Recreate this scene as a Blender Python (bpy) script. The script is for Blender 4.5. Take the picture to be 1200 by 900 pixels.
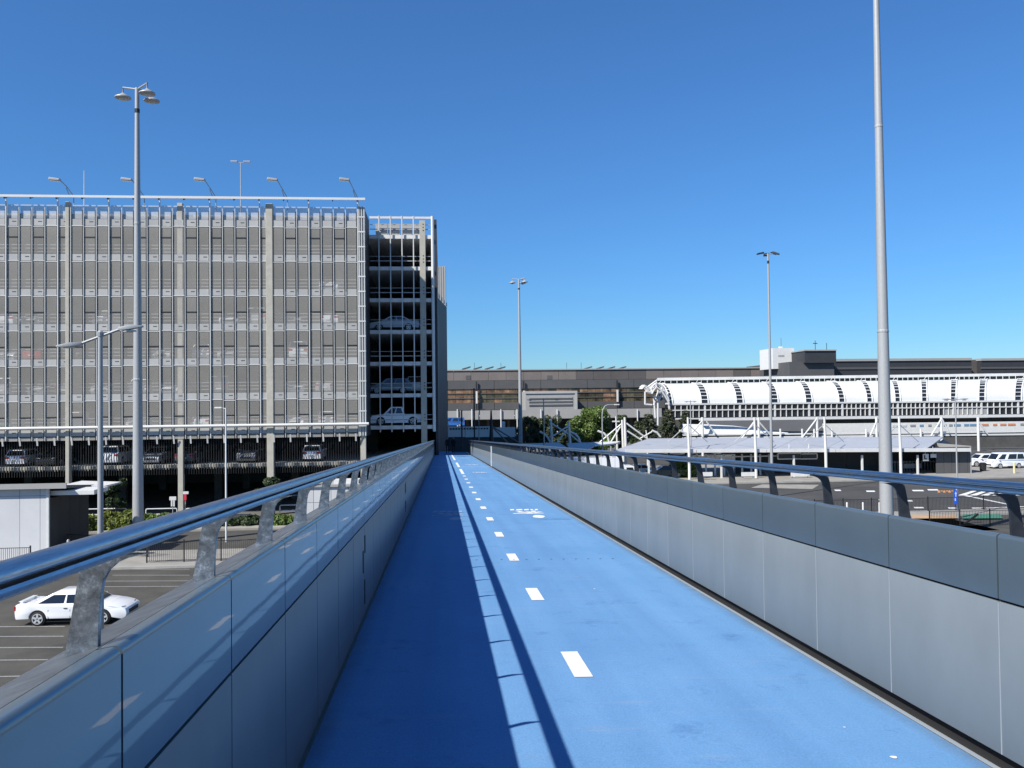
import bpy, bmesh, math, random
from mathutils import Vector, Matrix
R = math.radians
rnd = random.Random(7)
for o in list(bpy.data.objects): bpy.data.objects.remove(o)
scene = bpy.context.scene
col = scene.collection

# ------------------------------------------------------------------ camera, sky, sun, exposure
CAM = Vector((0, 0, 9.7)); F = 970.0
YAW, PITCH, ROLL = R(4.89), R(1.18), 0.0115
fwd = Vector((math.sin(YAW)*math.cos(PITCH), math.cos(YAW)*math.cos(PITCH), math.sin(PITCH)))
rgt0 = Vector((math.cos(YAW), -math.sin(YAW), 0)); up0 = rgt0.cross(fwd)
rgt = rgt0*math.cos(ROLL) - up0*math.sin(ROLL)
upv = up0*math.cos(ROLL) + rgt0*math.sin(ROLL)
cd = bpy.data.cameras.new('camera'); cam = bpy.data.objects.new('camera', cd); col.objects.link(cam)
cd.sensor_width = 36; cd.lens = F/1200*36; cd.clip_start = 0.05; cd.clip_end = 6000
M = Matrix((rgt, upv, -fwd)).transposed().to_4x4(); M.translation = CAM
cam.matrix_world = M
scene.camera = cam

world = bpy.data.worlds.new('World'); scene.world = world; world.use_nodes = True
nt = world.node_tree; nt.nodes.clear()
sky = nt.nodes.new('ShaderNodeTexSky'); sky.sky_type = 'NISHITA'; sky.sun_disc = False
SUN = Vector((0.90, 0.62, -1.0)).normalized()          # direction in which sunlight travels
sky.sun_elevation = math.asin(-SUN.z); sky.sun_rotation = math.atan2(-SUN.x, -SUN.y)
sky.altitude = 8000; sky.air_density = 3.5; sky.dust_density = 0.0; sky.ozone_density = 10.0
bg = nt.nodes.new('ShaderNodeBackground'); bg.inputs['Strength'].default_value = 0.09
wo = nt.nodes.new('ShaderNodeOutputWorld')
tn = nt.nodes.new('ShaderNodeMix'); tn.data_type = 'RGBA'; tn.blend_type = 'MULTIPLY'; tn.inputs['Factor'].default_value = 1; tn.inputs['B'].default_value = (0.60, 0.83, 1.0, 1)   # white balance
nt.links.new(sky.outputs[0], tn.inputs['A']); nt.links.new(tn.outputs['Result'], bg.inputs[0]); nt.links.new(bg.outputs[0], wo.inputs[0])
sd = bpy.data.lights.new('sun', 'SUN'); sd.energy = 5.0; sd.angle = R(0.53); sd.color = (1, 0.955, 0.88)
so = bpy.data.objects.new('sun', sd); col.objects.link(so); so.location = (-60, -40, 90)
so.rotation_euler = SUN.to_track_quat('-Z', 'Y').to_euler()
vs = scene.view_settings; vs.view_transform = 'Standard'; vs.look = 'None'; vs.exposure = 0.55; vs.gamma = 1.0
vs.use_curve_mapping = False
scene.render.engine = 'CYCLES'
scene.render.resolution_x = 1024; scene.render.resolution_y = 768
scene.cycles.max_bounces = 8; scene.cycles.transparent_max_bounces = 16

# a point on the line of sight of photo pixel (x, y) [1200 x 900] at a real distance
def ray(x, y):
    return (fwd + rgt*((x-600)/F) + upv*((450-y)/F))
def atY(x, y, Y):
    d = ray(x, y); return CAM + d*(Y/d.y)
def atZ(x, y, Z=0.0):
    d = ray(x, y); return CAM + d*((Z-CAM.z)/d.z)

# ------------------------------------------------------------------ materials
def mat(name, color, rough=0.6, metal=0.0, noise=0.0, nscale=5.0, bump=0.0, bscale=20.0, spec=0.5, stretch=None, coat=0.0, detail=6, tint=None, ior=None):
    m = bpy.data.materials.new(name); m.use_nodes = True
    t = m.node_tree; b = t.nodes['Principled BSDF']
    c = (*color, 1) if len(color) == 3 else color
    b.inputs['Base Color'].default_value = c; b.inputs['Roughness'].default_value = rough
    b.inputs['Metallic'].default_value = metal; b.inputs['Specular IOR Level'].default_value = spec
    if coat: b.inputs['Coat Weight'].default_value = coat; b.inputs['Coat Roughness'].default_value = 0.03
    if ior: b.inputs['IOR'].default_value = ior
    tc = t.nodes.new('ShaderNodeTexCoord'); mp = t.nodes.new('ShaderNodeMapping')
    oi = t.nodes.new('ShaderNodeObjectInfo'); av = t.nodes.new('ShaderNodeVectorMath'); av.operation = 'ADD'     # repeats do not share one pattern
    t.links.new(tc.outputs['Object'], av.inputs[0]); t.links.new(oi.outputs['Location'], av.inputs[1]); t.links.new(av.outputs[0], mp.inputs['Vector'])
    if stretch: mp.inputs['Scale'].default_value = stretch
    if noise:
        n = t.nodes.new('ShaderNodeTexNoise'); n.inputs['Scale'].default_value = nscale; n.inputs['Detail'].default_value = detail
        n.inputs['Roughness'].default_value = 0.65
        t.links.new(mp.outputs[0], n.inputs['Vector'])
        r = t.nodes.new('ShaderNodeValToRGB')
        r.color_ramp.elements[0].position = 0.3; r.color_ramp.elements[1].position = 0.7
        lo = [max(0, v*(1-noise)) for v in color]; hi = [min(1, v*(1+noise)) for v in color]
        if tint: lo = [l*q for l, q in zip(lo, tint)]
        r.color_ramp.elements[0].color = (*lo, 1); r.color_ramp.elements[1].color = (*hi, 1)
        t.links.new(n.outputs['Fac'], r.inputs[0]); t.links.new(r.outputs[0], b.inputs['Base Color'])
    if bump:
        n2 = t.nodes.new('ShaderNodeTexNoise'); n2.inputs['Scale'].default_value = bscale; n2.inputs['Detail'].default_value = 4
        t.links.new(mp.outputs[0], n2.inputs['Vector'])
        bp = t.nodes.new('ShaderNodeBump'); bp.inputs['Strength'].default_value = bump; bp.inputs['Distance'].default_value = 0.02
        t.links.new(n2.outputs['Fac'], bp.inputs['Height']); t.links.new(bp.outputs[0], b.inputs['Normal'])
        if coat: t.links.new(bp.outputs[0], b.inputs['Coat Normal'])
    return m

M_ = {}
M_['panel_up'] = mat('metallic_grey_panel', (0.157, 0.205, 0.232), 0.34, 0.6, noise=0.07, nscale=1.5, coat=0.55, bump=0.05, bscale=1.6)
M_['panel_lo'] = mat('satin_grey_panel', (0.162, 0.188, 0.205), 0.38, 0.0, noise=0.07, nscale=2.2, spec=0.22, stretch=(1, 1, .5), detail=9)
M_['joint_light'] = mat('pale_sealant', (0.27, 0.30, 0.32), 0.5)
M_['joint_dark'] = mat('dark_gap', (0.012, 0.013, 0.016), 0.7)
M_['rail'] = mat('weathered_aluminium_rail', (0.42, 0.445, 0.48), 0.30, 1.0, noise=0.2, nscale=22, bump=0.05, bscale=60, stretch=(6, 0.6, 6))
M_['steel'] = None
M_['post_dark'] = mat('darkened_steel_plate', (0.03, 0.034, 0.042), 0.35, 0.2, noise=0.3, nscale=20)  # steel posts whose dark look in this light is put into the colour
M_['ledge'] = mat('galvanised_flashing', (0.33, 0.34, 0.345), 0.30, 0.9, noise=0.4, nscale=9, bump=0.1, bscale=20)
M_['galv'] = mat('galvanised_steel_pole', (0.33, 0.34, 0.345), 0.5, 0.1, noise=0.14, nscale=7, stretch=(8, 8, 0.6))
M_['white_steel'] = mat('white_painted_steel', (0.62, 0.62, 0.6), 0.45, noise=0.06, nscale=2)
M_['white_roof'] = mat('white_membrane_roof', (0.60, 0.61, 0.595), 0.5, noise=0.04, nscale=0.4)
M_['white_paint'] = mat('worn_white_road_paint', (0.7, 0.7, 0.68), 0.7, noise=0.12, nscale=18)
M_['shade_paint'] = mat('worn_shaded_path_paint', (0.27, 0.36, 0.50), 0.8, noise=0.25, nscale=8)  # worn white paint, with the shaded lane's blue dimness put into its colour
M_['old_paint'] = mat('faded_white_road_paint', (0.27, 0.27, 0.26), 0.8, noise=0.3, nscale=9)
M_['concrete'] = mat('beige_concrete', (0.40, 0.38, 0.325), 0.85, noise=0.12, nscale=1.6, bump=0.15)
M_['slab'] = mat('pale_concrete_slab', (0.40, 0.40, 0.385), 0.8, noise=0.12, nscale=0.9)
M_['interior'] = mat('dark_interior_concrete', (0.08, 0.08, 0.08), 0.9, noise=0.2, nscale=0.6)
M_['darkclad'] = mat('charcoal_cladding', (0.032, 0.034, 0.039), 0.6, noise=0.12, nscale=0.7)
M_['spandrel'] = mat('pale_spandrel_sheet', (0.36, 0.36, 0.345), 0.55, noise=0.06, nscale=1.2)
M_['fin'] = mat('white_aluminium_fin', (0.56, 0.56, 0.54), 0.4, noise=0.03, nscale=2)
M_['asphalt'] = mat('worn_asphalt', (0.060, 0.056, 0.046), 0.9, noise=0.32, nscale=0.5, bump=0.2, bscale=30, detail=10)
M_['asphalt2'] = mat('road_asphalt', (0.056, 0.053, 0.047), 0.9, noise=0.28, nscale=0.22, bump=0.2, bscale=30, detail=10)
M_['ground'] = mat('bare_ground', (0.11, 0.105, 0.095), 0.95, noise=0.3, nscale=0.05, detail=10)
M_['paving'] = mat('pale_paving', (0.27, 0.255, 0.225), 0.9, noise=0.18, nscale=0.5, detail=8)
M_['kerb'] = mat('concrete_kerb', (0.31, 0.3, 0.275), 0.9, noise=0.15, nscale=1.2)
M_['fence'] = mat('black_powder_coat', (0.014, 0.014, 0.015), 0.5)
M_['taupe'] = mat('taupe_cladding', (0.16, 0.138, 0.125), 0.7, noise=0.1, nscale=0.3)
M_['taupe2'] = mat('brown_grey_cladding', (0.09, 0.08, 0.075), 0.7, noise=0.1, nscale=0.3)
M_['greyclad'] = mat('grey_cladding', (0.08, 0.08, 0.08), 0.65, noise=0.08, nscale=0.3)
M_['blockgrey'] = mat('light_grey_cladding', (0.31, 0.305, 0.29), 0.65, noise=0.06, nscale=0.3)
M_['darkglass'] = mat('dark_window_glass', (0.018, 0.022, 0.028), 0.06, spec=0.7)
M_['brownglass'] = mat('bronze_window_glass', (0.19, 0.11, 0.062), 0.2, noise=0.8, nscale=0.6, spec=0.5)
M_['oliveglass'] = mat('olive_window_glass', (0.07, 0.06, 0.035), 0.15, noise=0.9, nscale=0.5)
M_['shelter_roof'] = mat('pale_zincalume_roof', (0.36, 0.375, 0.4), 0.55, noise=0.06, nscale=0.3)
M_['kiosk'] = mat('white_cladding_sheet', (0.52, 0.525, 0.53), 0.5, noise=0.05, nscale=0.6)
M_['tyre'] = mat('tyre_rubber', (0.012, 0.012, 0.012), 0.8)
M_['rim'] = mat('alloy_rim', (0.5, 0.51, 0.52), 0.35, 0.2)
M_['carglass'] = mat('tinted_car_glass', (0.012, 0.014, 0.016), 0.05, spec=0.8)
M_['trim'] = mat('black_car_trim', (0.015, 0.015, 0.016), 0.5)
M_['headlight'] = mat('clear_headlight', (0.55, 0.57, 0.6), 0.12, 0.4)
M_['taillight'] = mat('red_lens', (0.42, 0.012, 0.014), 0.2)
M_['amber'] = mat('orange_marking', (0.55, 0.22, 0.05), 0.8, noise=0.4, nscale=2)
M_['red'] = mat('red_sign_face', (0.55, 0.03, 0.06), 0.5)
M_['blue'] = mat('blue_sign_face', (0.02, 0.10, 0.55), 0.45)
M_['tan'] = mat('tan_paving', (0.42, 0.27, 0.15), 0.9, noise=0.2, nscale=0.6)
M_['greensurf'] = mat('green_road_surface', (0.05, 0.20, 0.13), 0.85, noise=0.25, nscale=0.8)
M_['bark'] = mat('grey_bark', (0.10, 0.08, 0.06), 0.95, noise=0.3, nscale=6)
M_['skin'] = mat('skin', (0.35, 0.2, 0.14), 0.6)
M_['cloth'] = mat('dark_cloth', (0.012, 0.013, 0.018), 0.9)
M_['hair'] = mat('dark_hair', (0.01, 0.008, 0.006), 0.7)
M_['lens'] = mat('frosted_lamp_lens', (0.5, 0.5, 0.48), 0.3)
CARS = {}
for n_, c_ in dict(white=(0.8, 0.81, 0.82), silver=(0.42, 0.43, 0.44), grey=(0.12, 0.125, 0.13), black=(0.02, 0.02, 0.022), red=(0.35, 0.02, 0.02), green=(0.03, 0.16, 0.09), blue=(0.03, 0.11, 0.35)).items():
    CARS[n_] = mat(n_+'_car_paint', c_, 0.28, 0.0, coat=0.8)
def leaf_mat(name, c, var=0.5):
    m = mat(name, c, 0.55)
    t = m.node_tree; b = t.nodes['Principled BSDF']
    g = t.nodes.new('ShaderNodeNewGeometry'); r = t.nodes.new('ShaderNodeValToRGB')
    r.color_ramp.elements[0].color = (*[v*(1-var) for v in c], 1); r.color_ramp.elements[1].color = (*[v*(1+var*1.2) for v in c], 1)
    t.links.new(g.outputs['Random Per Island'], r.inputs[0]); t.links.new(r.outputs[0], b.inputs['Base Color'])
    tr = t.nodes.new('ShaderNodeBsdfTranslucent'); mx = t.nodes.new('ShaderNodeMixShader'); mx.inputs[0].default_value = 0.25
    t.links.new(r.outputs[0], tr.inputs[0]); t.links.new(b.outputs[0], mx.inputs[1]); t.links.new(tr.outputs[0], mx.inputs[2])
    t.links.new(mx.outputs[0], t.nodes['Material Output'].inputs[0])
    return m
M_['leaf'] = leaf_mat('glossy_green_leaf', (0.10, 0.155, 0.032), 0.6)
M_['leaf_dark'] = leaf_mat('dark_green_leaf', (0.042, 0.066, 0.022))
M_['leaf_pine'] = leaf_mat('olive_needle', (0.05, 0.062, 0.03))
M_['leaf_yellow'] = leaf_mat('lime_green_leaf', (0.13, 0.16, 0.025))

def vary(m, amt):
    t = m.node_tree; b = t.nodes['Principled BSDF']; src = b.inputs['Base Color'].links[0].from_socket if b.inputs['Base Color'].links else None
    oi = t.nodes.new('ShaderNodeObjectInfo'); mr = t.nodes.new('ShaderNodeMapRange'); mr.inputs['To Min'].default_value = 1-amt; mr.inputs['To Max'].default_value = 1+amt
    t.links.new(oi.outputs['Random'], mr.inputs[0]); mx = t.nodes.new('ShaderNodeVectorMath'); mx.operation = 'SCALE'
    if src: t.links.new(src, mx.inputs[0])
    else: mx.inputs[0].default_value = b.inputs['Base Color'].default_value[:3]
    t.links.new(mr.outputs[0], mx.inputs['Scale']); t.links.new(mx.outputs[0], b.inputs['Base Color'])
def mesh_screen(name, c, cover):
    """perforated metal sheet whose holes are far below a pixel at this distance"""
    m = mat(name, c, 0.5, 0.0, noise=0.06, nscale=0.8)
    t = m.node_tree; b = t.nodes['Principled BSDF']
    tp = t.nodes.new('ShaderNodeBsdfTransparent'); mx = t.nodes.new('ShaderNodeMixShader'); mx.inputs[0].default_value = cover
    t.links.new(tp.outputs[0], mx.inputs[1]); t.links.new(b.outputs[0], mx.inputs[2]); t.links.new(mx.outputs[0], t.nodes['Material Output'].inputs[0])
    return m
M_['screen'] = mesh_screen('perforated_grey_screen', (0.51, 0.485, 0.435), 0.39)
vary(M_['screen'], .10); vary(M_['spandrel'], .09); vary(M_['panel_lo'], .025); vary(M_['panel_up'], .03); vary(M_['fin'], .08); vary(M_['taupe'], .08); vary(M_['kiosk'], .03); vary(M_['shelter_roof'], .04); vary(M_['brownglass'], .35); vary(M_['oliveglass'], .4)
M_['screen_top'] = mesh_screen('perforated_pale_screen', (0.48, 0.5, 0.52), 0.66)

def steel_mat():
    m = mat('scuffed_stainless_plate', (0.2, 0.2, 0.2), 0.24, 1.0, bump=0.06, bscale=30)
    t = m.node_tree; b = t.nodes['Principled BSDF']; L = t.links.new
    tc = t.nodes.new('ShaderNodeTexCoord'); oi = t.nodes.new('ShaderNodeObjectInfo'); ad = t.nodes.new('ShaderNodeVectorMath'); ad.operation = 'ADD'
    sc = t.nodes.new('ShaderNodeVectorMath'); sc.operation = 'SCALE'; sc.inputs['Scale'].default_value = 9.0
    L(oi.outputs['Location'], sc.inputs[0]); L(tc.outputs['Object'], ad.inputs[0]); L(sc.outputs[0], ad.inputs[1])
    n = t.nodes.new('ShaderNodeTexNoise'); n.inputs['Scale'].default_value = 26; n.inputs['Detail'].default_value = 12; n.inputs['Roughness'].default_value = 0.8; n.inputs['Distortion'].default_value = 0.2
    L(ad.outputs[0], n.inputs['Vector'])
    r = t.nodes.new('ShaderNodeValToRGB'); e = r.color_ramp.elements
    e[0].position = 0.42; e[0].color = (0.2, 0.205, 0.21, 1); e[1].position = 0.66; e[1].color = (0.7, 0.7, 0.7, 1)
    k = e.new(0.55); k.color = (0.34, 0.34, 0.345, 1)
    L(n.outputs['Fac'], r.inputs[0]); L(r.outputs[0], b.inputs['Base Color'])
    q = t.nodes.new('ShaderNodeMapRange'); q.inputs['To Min'].default_value = 0.16; q.inputs['To Max'].default_value = 0.45; L(n.outputs['Fac'], q.inputs[0]); L(q.outputs[0], b.inputs['Roughness'])
    return m
M_['steel'] = steel_mat()
def deck_mat():
    m = mat('blue_cycleway_coating', (0.115, 0.33, 0.70), 0.85, spec=0.12)
    t = m.node_tree; b = t.nodes['Principled BSDF']; L = t.links.new
    tc = t.nodes.new('ShaderNodeTexCoord')
    n1 = t.nodes.new('ShaderNodeTexNoise'); n1.inputs['Scale'].default_value = 0.7; n1.inputs['Detail'].default_value = 8; n1.inputs['Roughness'].default_value = 0.7
    n2 = t.nodes.new('ShaderNodeTexNoise'); n2.inputs['Scale'].default_value = 90; n2.inputs['Detail'].default_value = 3
    mp = t.nodes.new('ShaderNodeMapping'); mp.inputs['Scale'].default_value = (0.5, 3.0, 1)
    n3 = t.nodes.new('ShaderNodeTexNoise'); n3.inputs['Scale'].default_value = 2.2; n3.inputs['Detail'].default_value = 9; n3.inputs['Roughness'].default_value = 0.75
    L(tc.outputs['Object'], n1.inputs[0]); L(tc.outputs['Object'], n2.inputs[0]); L(tc.outputs['Object'], mp.inputs[0]); L(mp.outputs[0], n3.inputs[0])
    r1 = t.nodes.new('ShaderNodeValToRGB'); e = r1.color_ramp.elements
    e[0].position = 0.3; e[0].color = (0.115, 0.262, 0.475, 1); e[1].position = 0.7; e[1].color = (0.14, 0.295, 0.515, 1)
    L(n1.outputs[0], r1.inputs[0])
    # rubbed, scuffed streaks
    r3 = t.nodes.new('ShaderNodeValToRGB'); e = r3.color_ramp.elements
    e[0].position = 0.56; e[0].color = (0, 0, 0, 1); e[1].position = 0.72; e[1].color = (0.7, 0.7, 0.7, 1)
    L(n3.outputs[0], r3.inputs[0])
    mx = t.nodes.new('ShaderNodeMix'); mx.data_type = 'RGBA'; mx.inputs['B'].default_value = (0.2, 0.3, 0.44, 1)
    L(r3.outputs[0], mx.inputs['Factor']); L(r1.outputs[0], mx.inputs['A'])
    r2 = t.nodes.new('ShaderNodeValToRGB'); e = r2.color_ramp.elements
    e[0].position = 0.3; e[0].color = (0.86, 0.86, 0.86, 1); e[1].position = 0.75; e[1].color = (1.08, 1.08, 1.08, 1)
    L(n2.outputs[0], r2.inputs[0])
    mu = t.nodes.new('ShaderNodeMix'); mu.data_type = 'RGBA'; mu.blend_type = 'MULTIPLY'; mu.inputs['Factor'].default_value = 1
    L(mx.outputs['Result'], mu.inputs['A']); L(r2.outputs[0], mu.inputs['B']); L(mu.outputs['Result'], b.inputs['Base Color'])
    # tyre-worn lanes and old stains
    m4 = t.nodes.new('ShaderNodeMapping'); m4.inputs['Scale'].default_value = (3.2, 0.10, 1); L(tc.outputs['Object'], m4.inputs[0])
    n4 = t.nodes.new('ShaderNodeTexNoise'); n4.inputs['Scale'].default_value = 1.0; n4.inputs['Detail'].default_value = 5; L(m4.outputs[0], n4.inputs[0])
    n5 = t.nodes.new('ShaderNodeTexNoise'); n5.inputs['Scale'].default_value = 1.7; n5.inputs['Detail'].default_value = 10; n5.inputs['Roughness'].default_value = 0.8; L(tc.outputs['Object'], n5.inputs[0])
    r4 = t.nodes.new('ShaderNodeValToRGB'); e = r4.color_ramp.elements
    e[0].position = 0.32; e[0].color = (0.90, 0.91, 0.93, 1); e[1].position = 0.62; e[1].color = (1.04, 1.03, 1.02, 1); L(n4.outputs[0], r4.inputs[0])
    r5 = t.nodes.new('ShaderNodeValToRGB'); e = r5.color_ramp.elements
    e[0].position = 0.30; e[0].color = (0.66, 0.70, 0.77, 1); e[1].position = 0.44; e[1].color = (1, 1, 1, 1); L(n5.outputs[0], r5.inputs[0])
    u2 = t.nodes.new('ShaderNodeMix'); u2.data_type = 'RGBA'; u2.blend_type = 'MULTIPLY'; u2.inputs['Factor'].default_value = 1
    u3 = t.nodes.new('ShaderNodeMix'); u3.data_type = 'RGBA'; u3.blend_type = 'MULTIPLY'; u3.inputs['Factor'].default_value = 1
    L(mu.outputs['Result'], u2.inputs['A']); L(r4.outputs[0], u2.inputs['B']); L(u2.outputs['Result'], u3.inputs['A']); L(r5.outputs[0], u3.inputs['B']); 
    # dirt that collects along the two edges
    sx = t.nodes.new('ShaderNodeSeparateXYZ'); L(tc.outputs['Object'], sx.inputs[0])
    ab = t.nodes.new('ShaderNodeMath'); ab.operation = 'ABSOLUTE'; L(sx.outputs[0], ab.inputs[0])
    mr = t.nodes.new('ShaderNodeMapRange'); mr.inputs['From Min'].default_value = 1.5; mr.inputs['From Max'].default_value = 1.74; L(ab.outputs[0], mr.inputs[0])
    mm = t.nodes.new('ShaderNodeMath'); mm.operation = 'MULTIPLY'; L(mr.outputs[0], mm.inputs[0]); L(n5.outputs[0], mm.inputs[1])
    rd = t.nodes.new('ShaderNodeValToRGB'); e = rd.color_ramp.elements; e[0].position = 0.22; e[0].color = (0, 0, 0, 1); e[1].position = 0.6; e[1].color = (.75, .75, .75, 1); L(mm.outputs[0], rd.inputs[0])
    u4 = t.nodes.new('ShaderNodeMix'); u4.data_type = 'RGBA'; u4.inputs['B'].default_value = (0.10, 0.13, 0.16, 1)
    L(rd.outputs[0], u4.inputs['Factor']); L(u3.outputs['Result'], u4.inputs['A']); L(u4.outputs['Result'], b.inputs['Base Color'])
    bp = t.nodes.new('ShaderNodeBump'); bp.inputs['Strength'].default_value = 0.25; bp.inputs['Distance'].default_value = 0.004
    L(n2.outputs[0], bp.inputs['Height']); L(bp.outputs[0], b.inputs['Normal'])
    return m
M_['deck'] = deck_mat()

# ------------------------------------------------------------------ mesh helpers
class MB:
    def __init__(s): s.v = []; s.f = []
    def add(s, vs, fs):
        n = len(s.v); s.v += [tuple(p) for p in vs]; s.f += [tuple(i+n for i in f) for f in fs]; return s
    def box(s, x0, x1, y0, y1, z0, z1):
        if x0 > x1: x0, x1 = x1, x0
        if y0 > y1: y0, y1 = y1, y0
        if z0 > z1: z0, z1 = z1, z0
        return s.add([(x0,y0,z0),(x1,y0,z0),(x1,y1,z0),(x0,y1,z0),(x0,y0,z1),(x1,y0,z1),(x1,y1,z1),(x0,y1,z1)],
              [(3,2,1,0),(4,5,6,7),(0,1,5,4),(1,2,6,5),(2,3,7,6),(3,0,4,7)])
    def tube(s, pts, r, n=8, caps=True):
        pts = [Vector(p) for p in pts]; rs = r if isinstance(r, (list, tuple)) else [r]*len(pts)
        t0 = (pts[1]-pts[0]).normalized()
        a = t0.orthogonal().normalized(); vs = []
        for i, p in enumerate(pts):
            t = (pts[min(i+1, len(pts)-1)] - pts[max(i-1, 0)]).normalized()
            a = (a - t*a.dot(t)).normalized(); b = t.cross(a)
            for k in range(n):
                q = 2*math.pi*k/n; vs.append(p + (a*math.cos(q) + b*math.sin(q))*rs[i])
        fs = []
        for i in range(len(pts)-1):
            for k in range(n):
                fs.append((i*n+k, i*n+(k+1) % n, (i+1)*n+(k+1) % n, (i+1)*n+k))
        if caps:
            fs.append(tuple(range(n))[::-1]); fs.append(tuple((len(pts)-1)*n+k for k in range(n)))
        return s.add(vs, fs)
    def bar(s, p, q, w, h):      # square bar from p to q
        p, q = Vector(p), Vector(q); t = (q-p).normalized()
        u = Vector((0, 0, 1)); a = t.cross(u)
        if a.length < 1e-3: a = Vector((1, 0, 0))
        a.normalize(); b = a.cross(t)
        vs = [c + a*(sx*w/2) + b*(sz*h/2) for c in (p, q) for sx, sz in ((-1,-1),(1,-1),(1,1),(-1,1))]
        return s.add(vs, [(0,1,2,3),(7,6,5,4),(0,4,5,1),(1,5,6,2),(2,6,7,3),(3,7,4,0)])
    def prism(s, poly, d):        # planar polygon extruded along vector d
        n = len(poly); d = Vector(d); vs = [Vector(p) for p in poly] + [Vector(p)+d for p in poly]
        fs = [tuple(range(n)), tuple(range(2*n-1, n-1, -1))] + [(i, i+n, (i+1) % n+n, (i+1) % n) for i in range(n)]
        return s.add(vs, fs)
    def lathe(s, prof, c, n=12):
        vs = []; c = Vector(c)
        for r, z in prof:
            for k in range(n):
                a = 2*math.pi*k/n; vs.append(c + Vector((r*math.cos(a), r*math.sin(a), z)))
        fs = [(i*n+k, i*n+(k+1) % n, (i+1)*n+(k+1) % n, (i+1)*n+k) for i in range(len(prof)-1) for k in range(n)]
        fs += [tuple(range(n))[::-1], tuple((len(prof)-1)*n+k for k in range(n))]
        return s.add(vs, fs)
    def mesh(s, name, material, smooth=False, bevel=0.0, fix=True):
        me = bpy.data.meshes.new(name); me.from_pydata([tuple(p) for p in s.v], [], s.f)
        bm = bmesh.new(); bm.from_mesh(me)
        if fix: bmesh.ops.recalc_face_normals(bm, faces=bm.faces)
        if bevel:
            es = [e for e in bm.edges if len(e.link_faces) == 2 and e.calc_face_angle(0) > 0.6]
            bmesh.ops.bevel(bm, geom=es, offset=bevel, segments=2, profile=0.6, affect='EDGES', clamp_overlap=True)
        bm.to_mesh(me); bm.free()
        if smooth:
            me.polygons.foreach_set('use_smooth', [True]*len(me.polygons))
            if smooth != 'all': me.set_sharp_from_angle(angle=R(40))
        me.materials.append(material)
        return me
    def build(s, name, material, parent=None, smooth=False, bevel=0.0, local=False):
        m = material if not isinstance(material, str) else M_[material]
        if not local:
            xs, ys, zs = zip(*[tuple(p) for p in s.v])
            loc = Vector(((min(xs)+max(xs))/2, (min(ys)+max(ys))/2, min(zs)))
            s.v = [(x-loc.x, y-loc.y, z-loc.z) for x, y, z in s.v]
        else: loc = Vector((0, 0, 0))
        return put(s.mesh(name, m, smooth, bevel), name, loc, parent, local)
WL = {}
def put(me, name, loc, parent=None, local=False):
    o = bpy.data.objects.new(name, me); col.objects.link(o); loc = Vector(loc)
    if parent is not None:
        o.parent = parent; o.location = loc if local else loc - WL[parent.name]
    else: o.location = loc
    WL[o.name] = loc
    return o
def thing(name, label, cat, loc=(0, 0, 0), rz=0.0, group=None):
    o = bpy.data.objects.new(name, None); col.objects.link(o); o.location = loc; o.rotation_euler = (0, 0, rz)
    o.empty_display_size = 0.3; WL[o.name] = Vector(loc)
    return tag(o, label, cat, group)
def tag(o, label, cat=None, group=None, kind=None):
    if label: o['label'] = label
    if cat: o['category'] = cat
    if group: o['group'] = group
    if kind: o['kind'] = kind
    return o
def struct(o): o['kind'] = 'structure'; return o
def copy_tree(o, parent=None):
    c = o.copy(); col.objects.link(c); c.parent = parent
    for ch in o.children: copy_tree(ch, c)
    return c
# ================================================================== SETTING: ground, lot, roads
g = MB(); g.add([(-3000,-3000,0),(3000,-3000,0),(3000,3000,0),(-3000,3000,0)], [(0,1,2,3)])
struct(g.build('ground', 'ground'))
def sheet(name, pts, z, m, parent=None):
    b = MB(); b.add([(p[0], p[1], z) for p in pts], [tuple(range(len(pts)))])
    o = b.build(name, m, parent)
    if parent is None: struct(o)
    return o
lot = sheet('parking_lot', [(-70,-12),(-3,-12),(-3,51.2),(-70,51.2)], 0.004, 'asphalt')
for (xa, ya, xb, yb) in [(155,667,222,667),(132,674,222,674),(118,681,221,680.6),(116,687.5,214,687),(126,660.8,220,660.4),(60,724.5,92,724.5),(-40,734.5,76,734),(-40,746,75,745.5),(-40,759,74,758.5),(-60,774,56,773),(-60,794,36,792)]:
    A = atZ(xa, ya, .008); B = atZ(xb, yb, .008); w = 0.05
    b = MB(); b.add([(A.x, A.y-w, .008), (B.x, B.y-w, .008), (B.x, B.y+w, .008), (A.x, A.y+w, .008)], [(0,1,2,3)])
    b.build('parking_line', 'old_paint', lot)
fp = struct(MB().box(-70, -3, 51.2, 56.5, -.2, .13).build('footpath', 'paving'))
k = MB().box(-70, -3, 50.95, 51.198, -.2, .14); struct(k.build('kerb', 'kerb'))
lane = sheet('lane', [(-70,56.6),(40,56.6),(40,65.4),(-70,65.4)], 0.004, 'asphalt2')
struct(MB().box(-70, -3, 65.4, 71.5, -.2, .16).build('verge', 'paving'))
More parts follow.
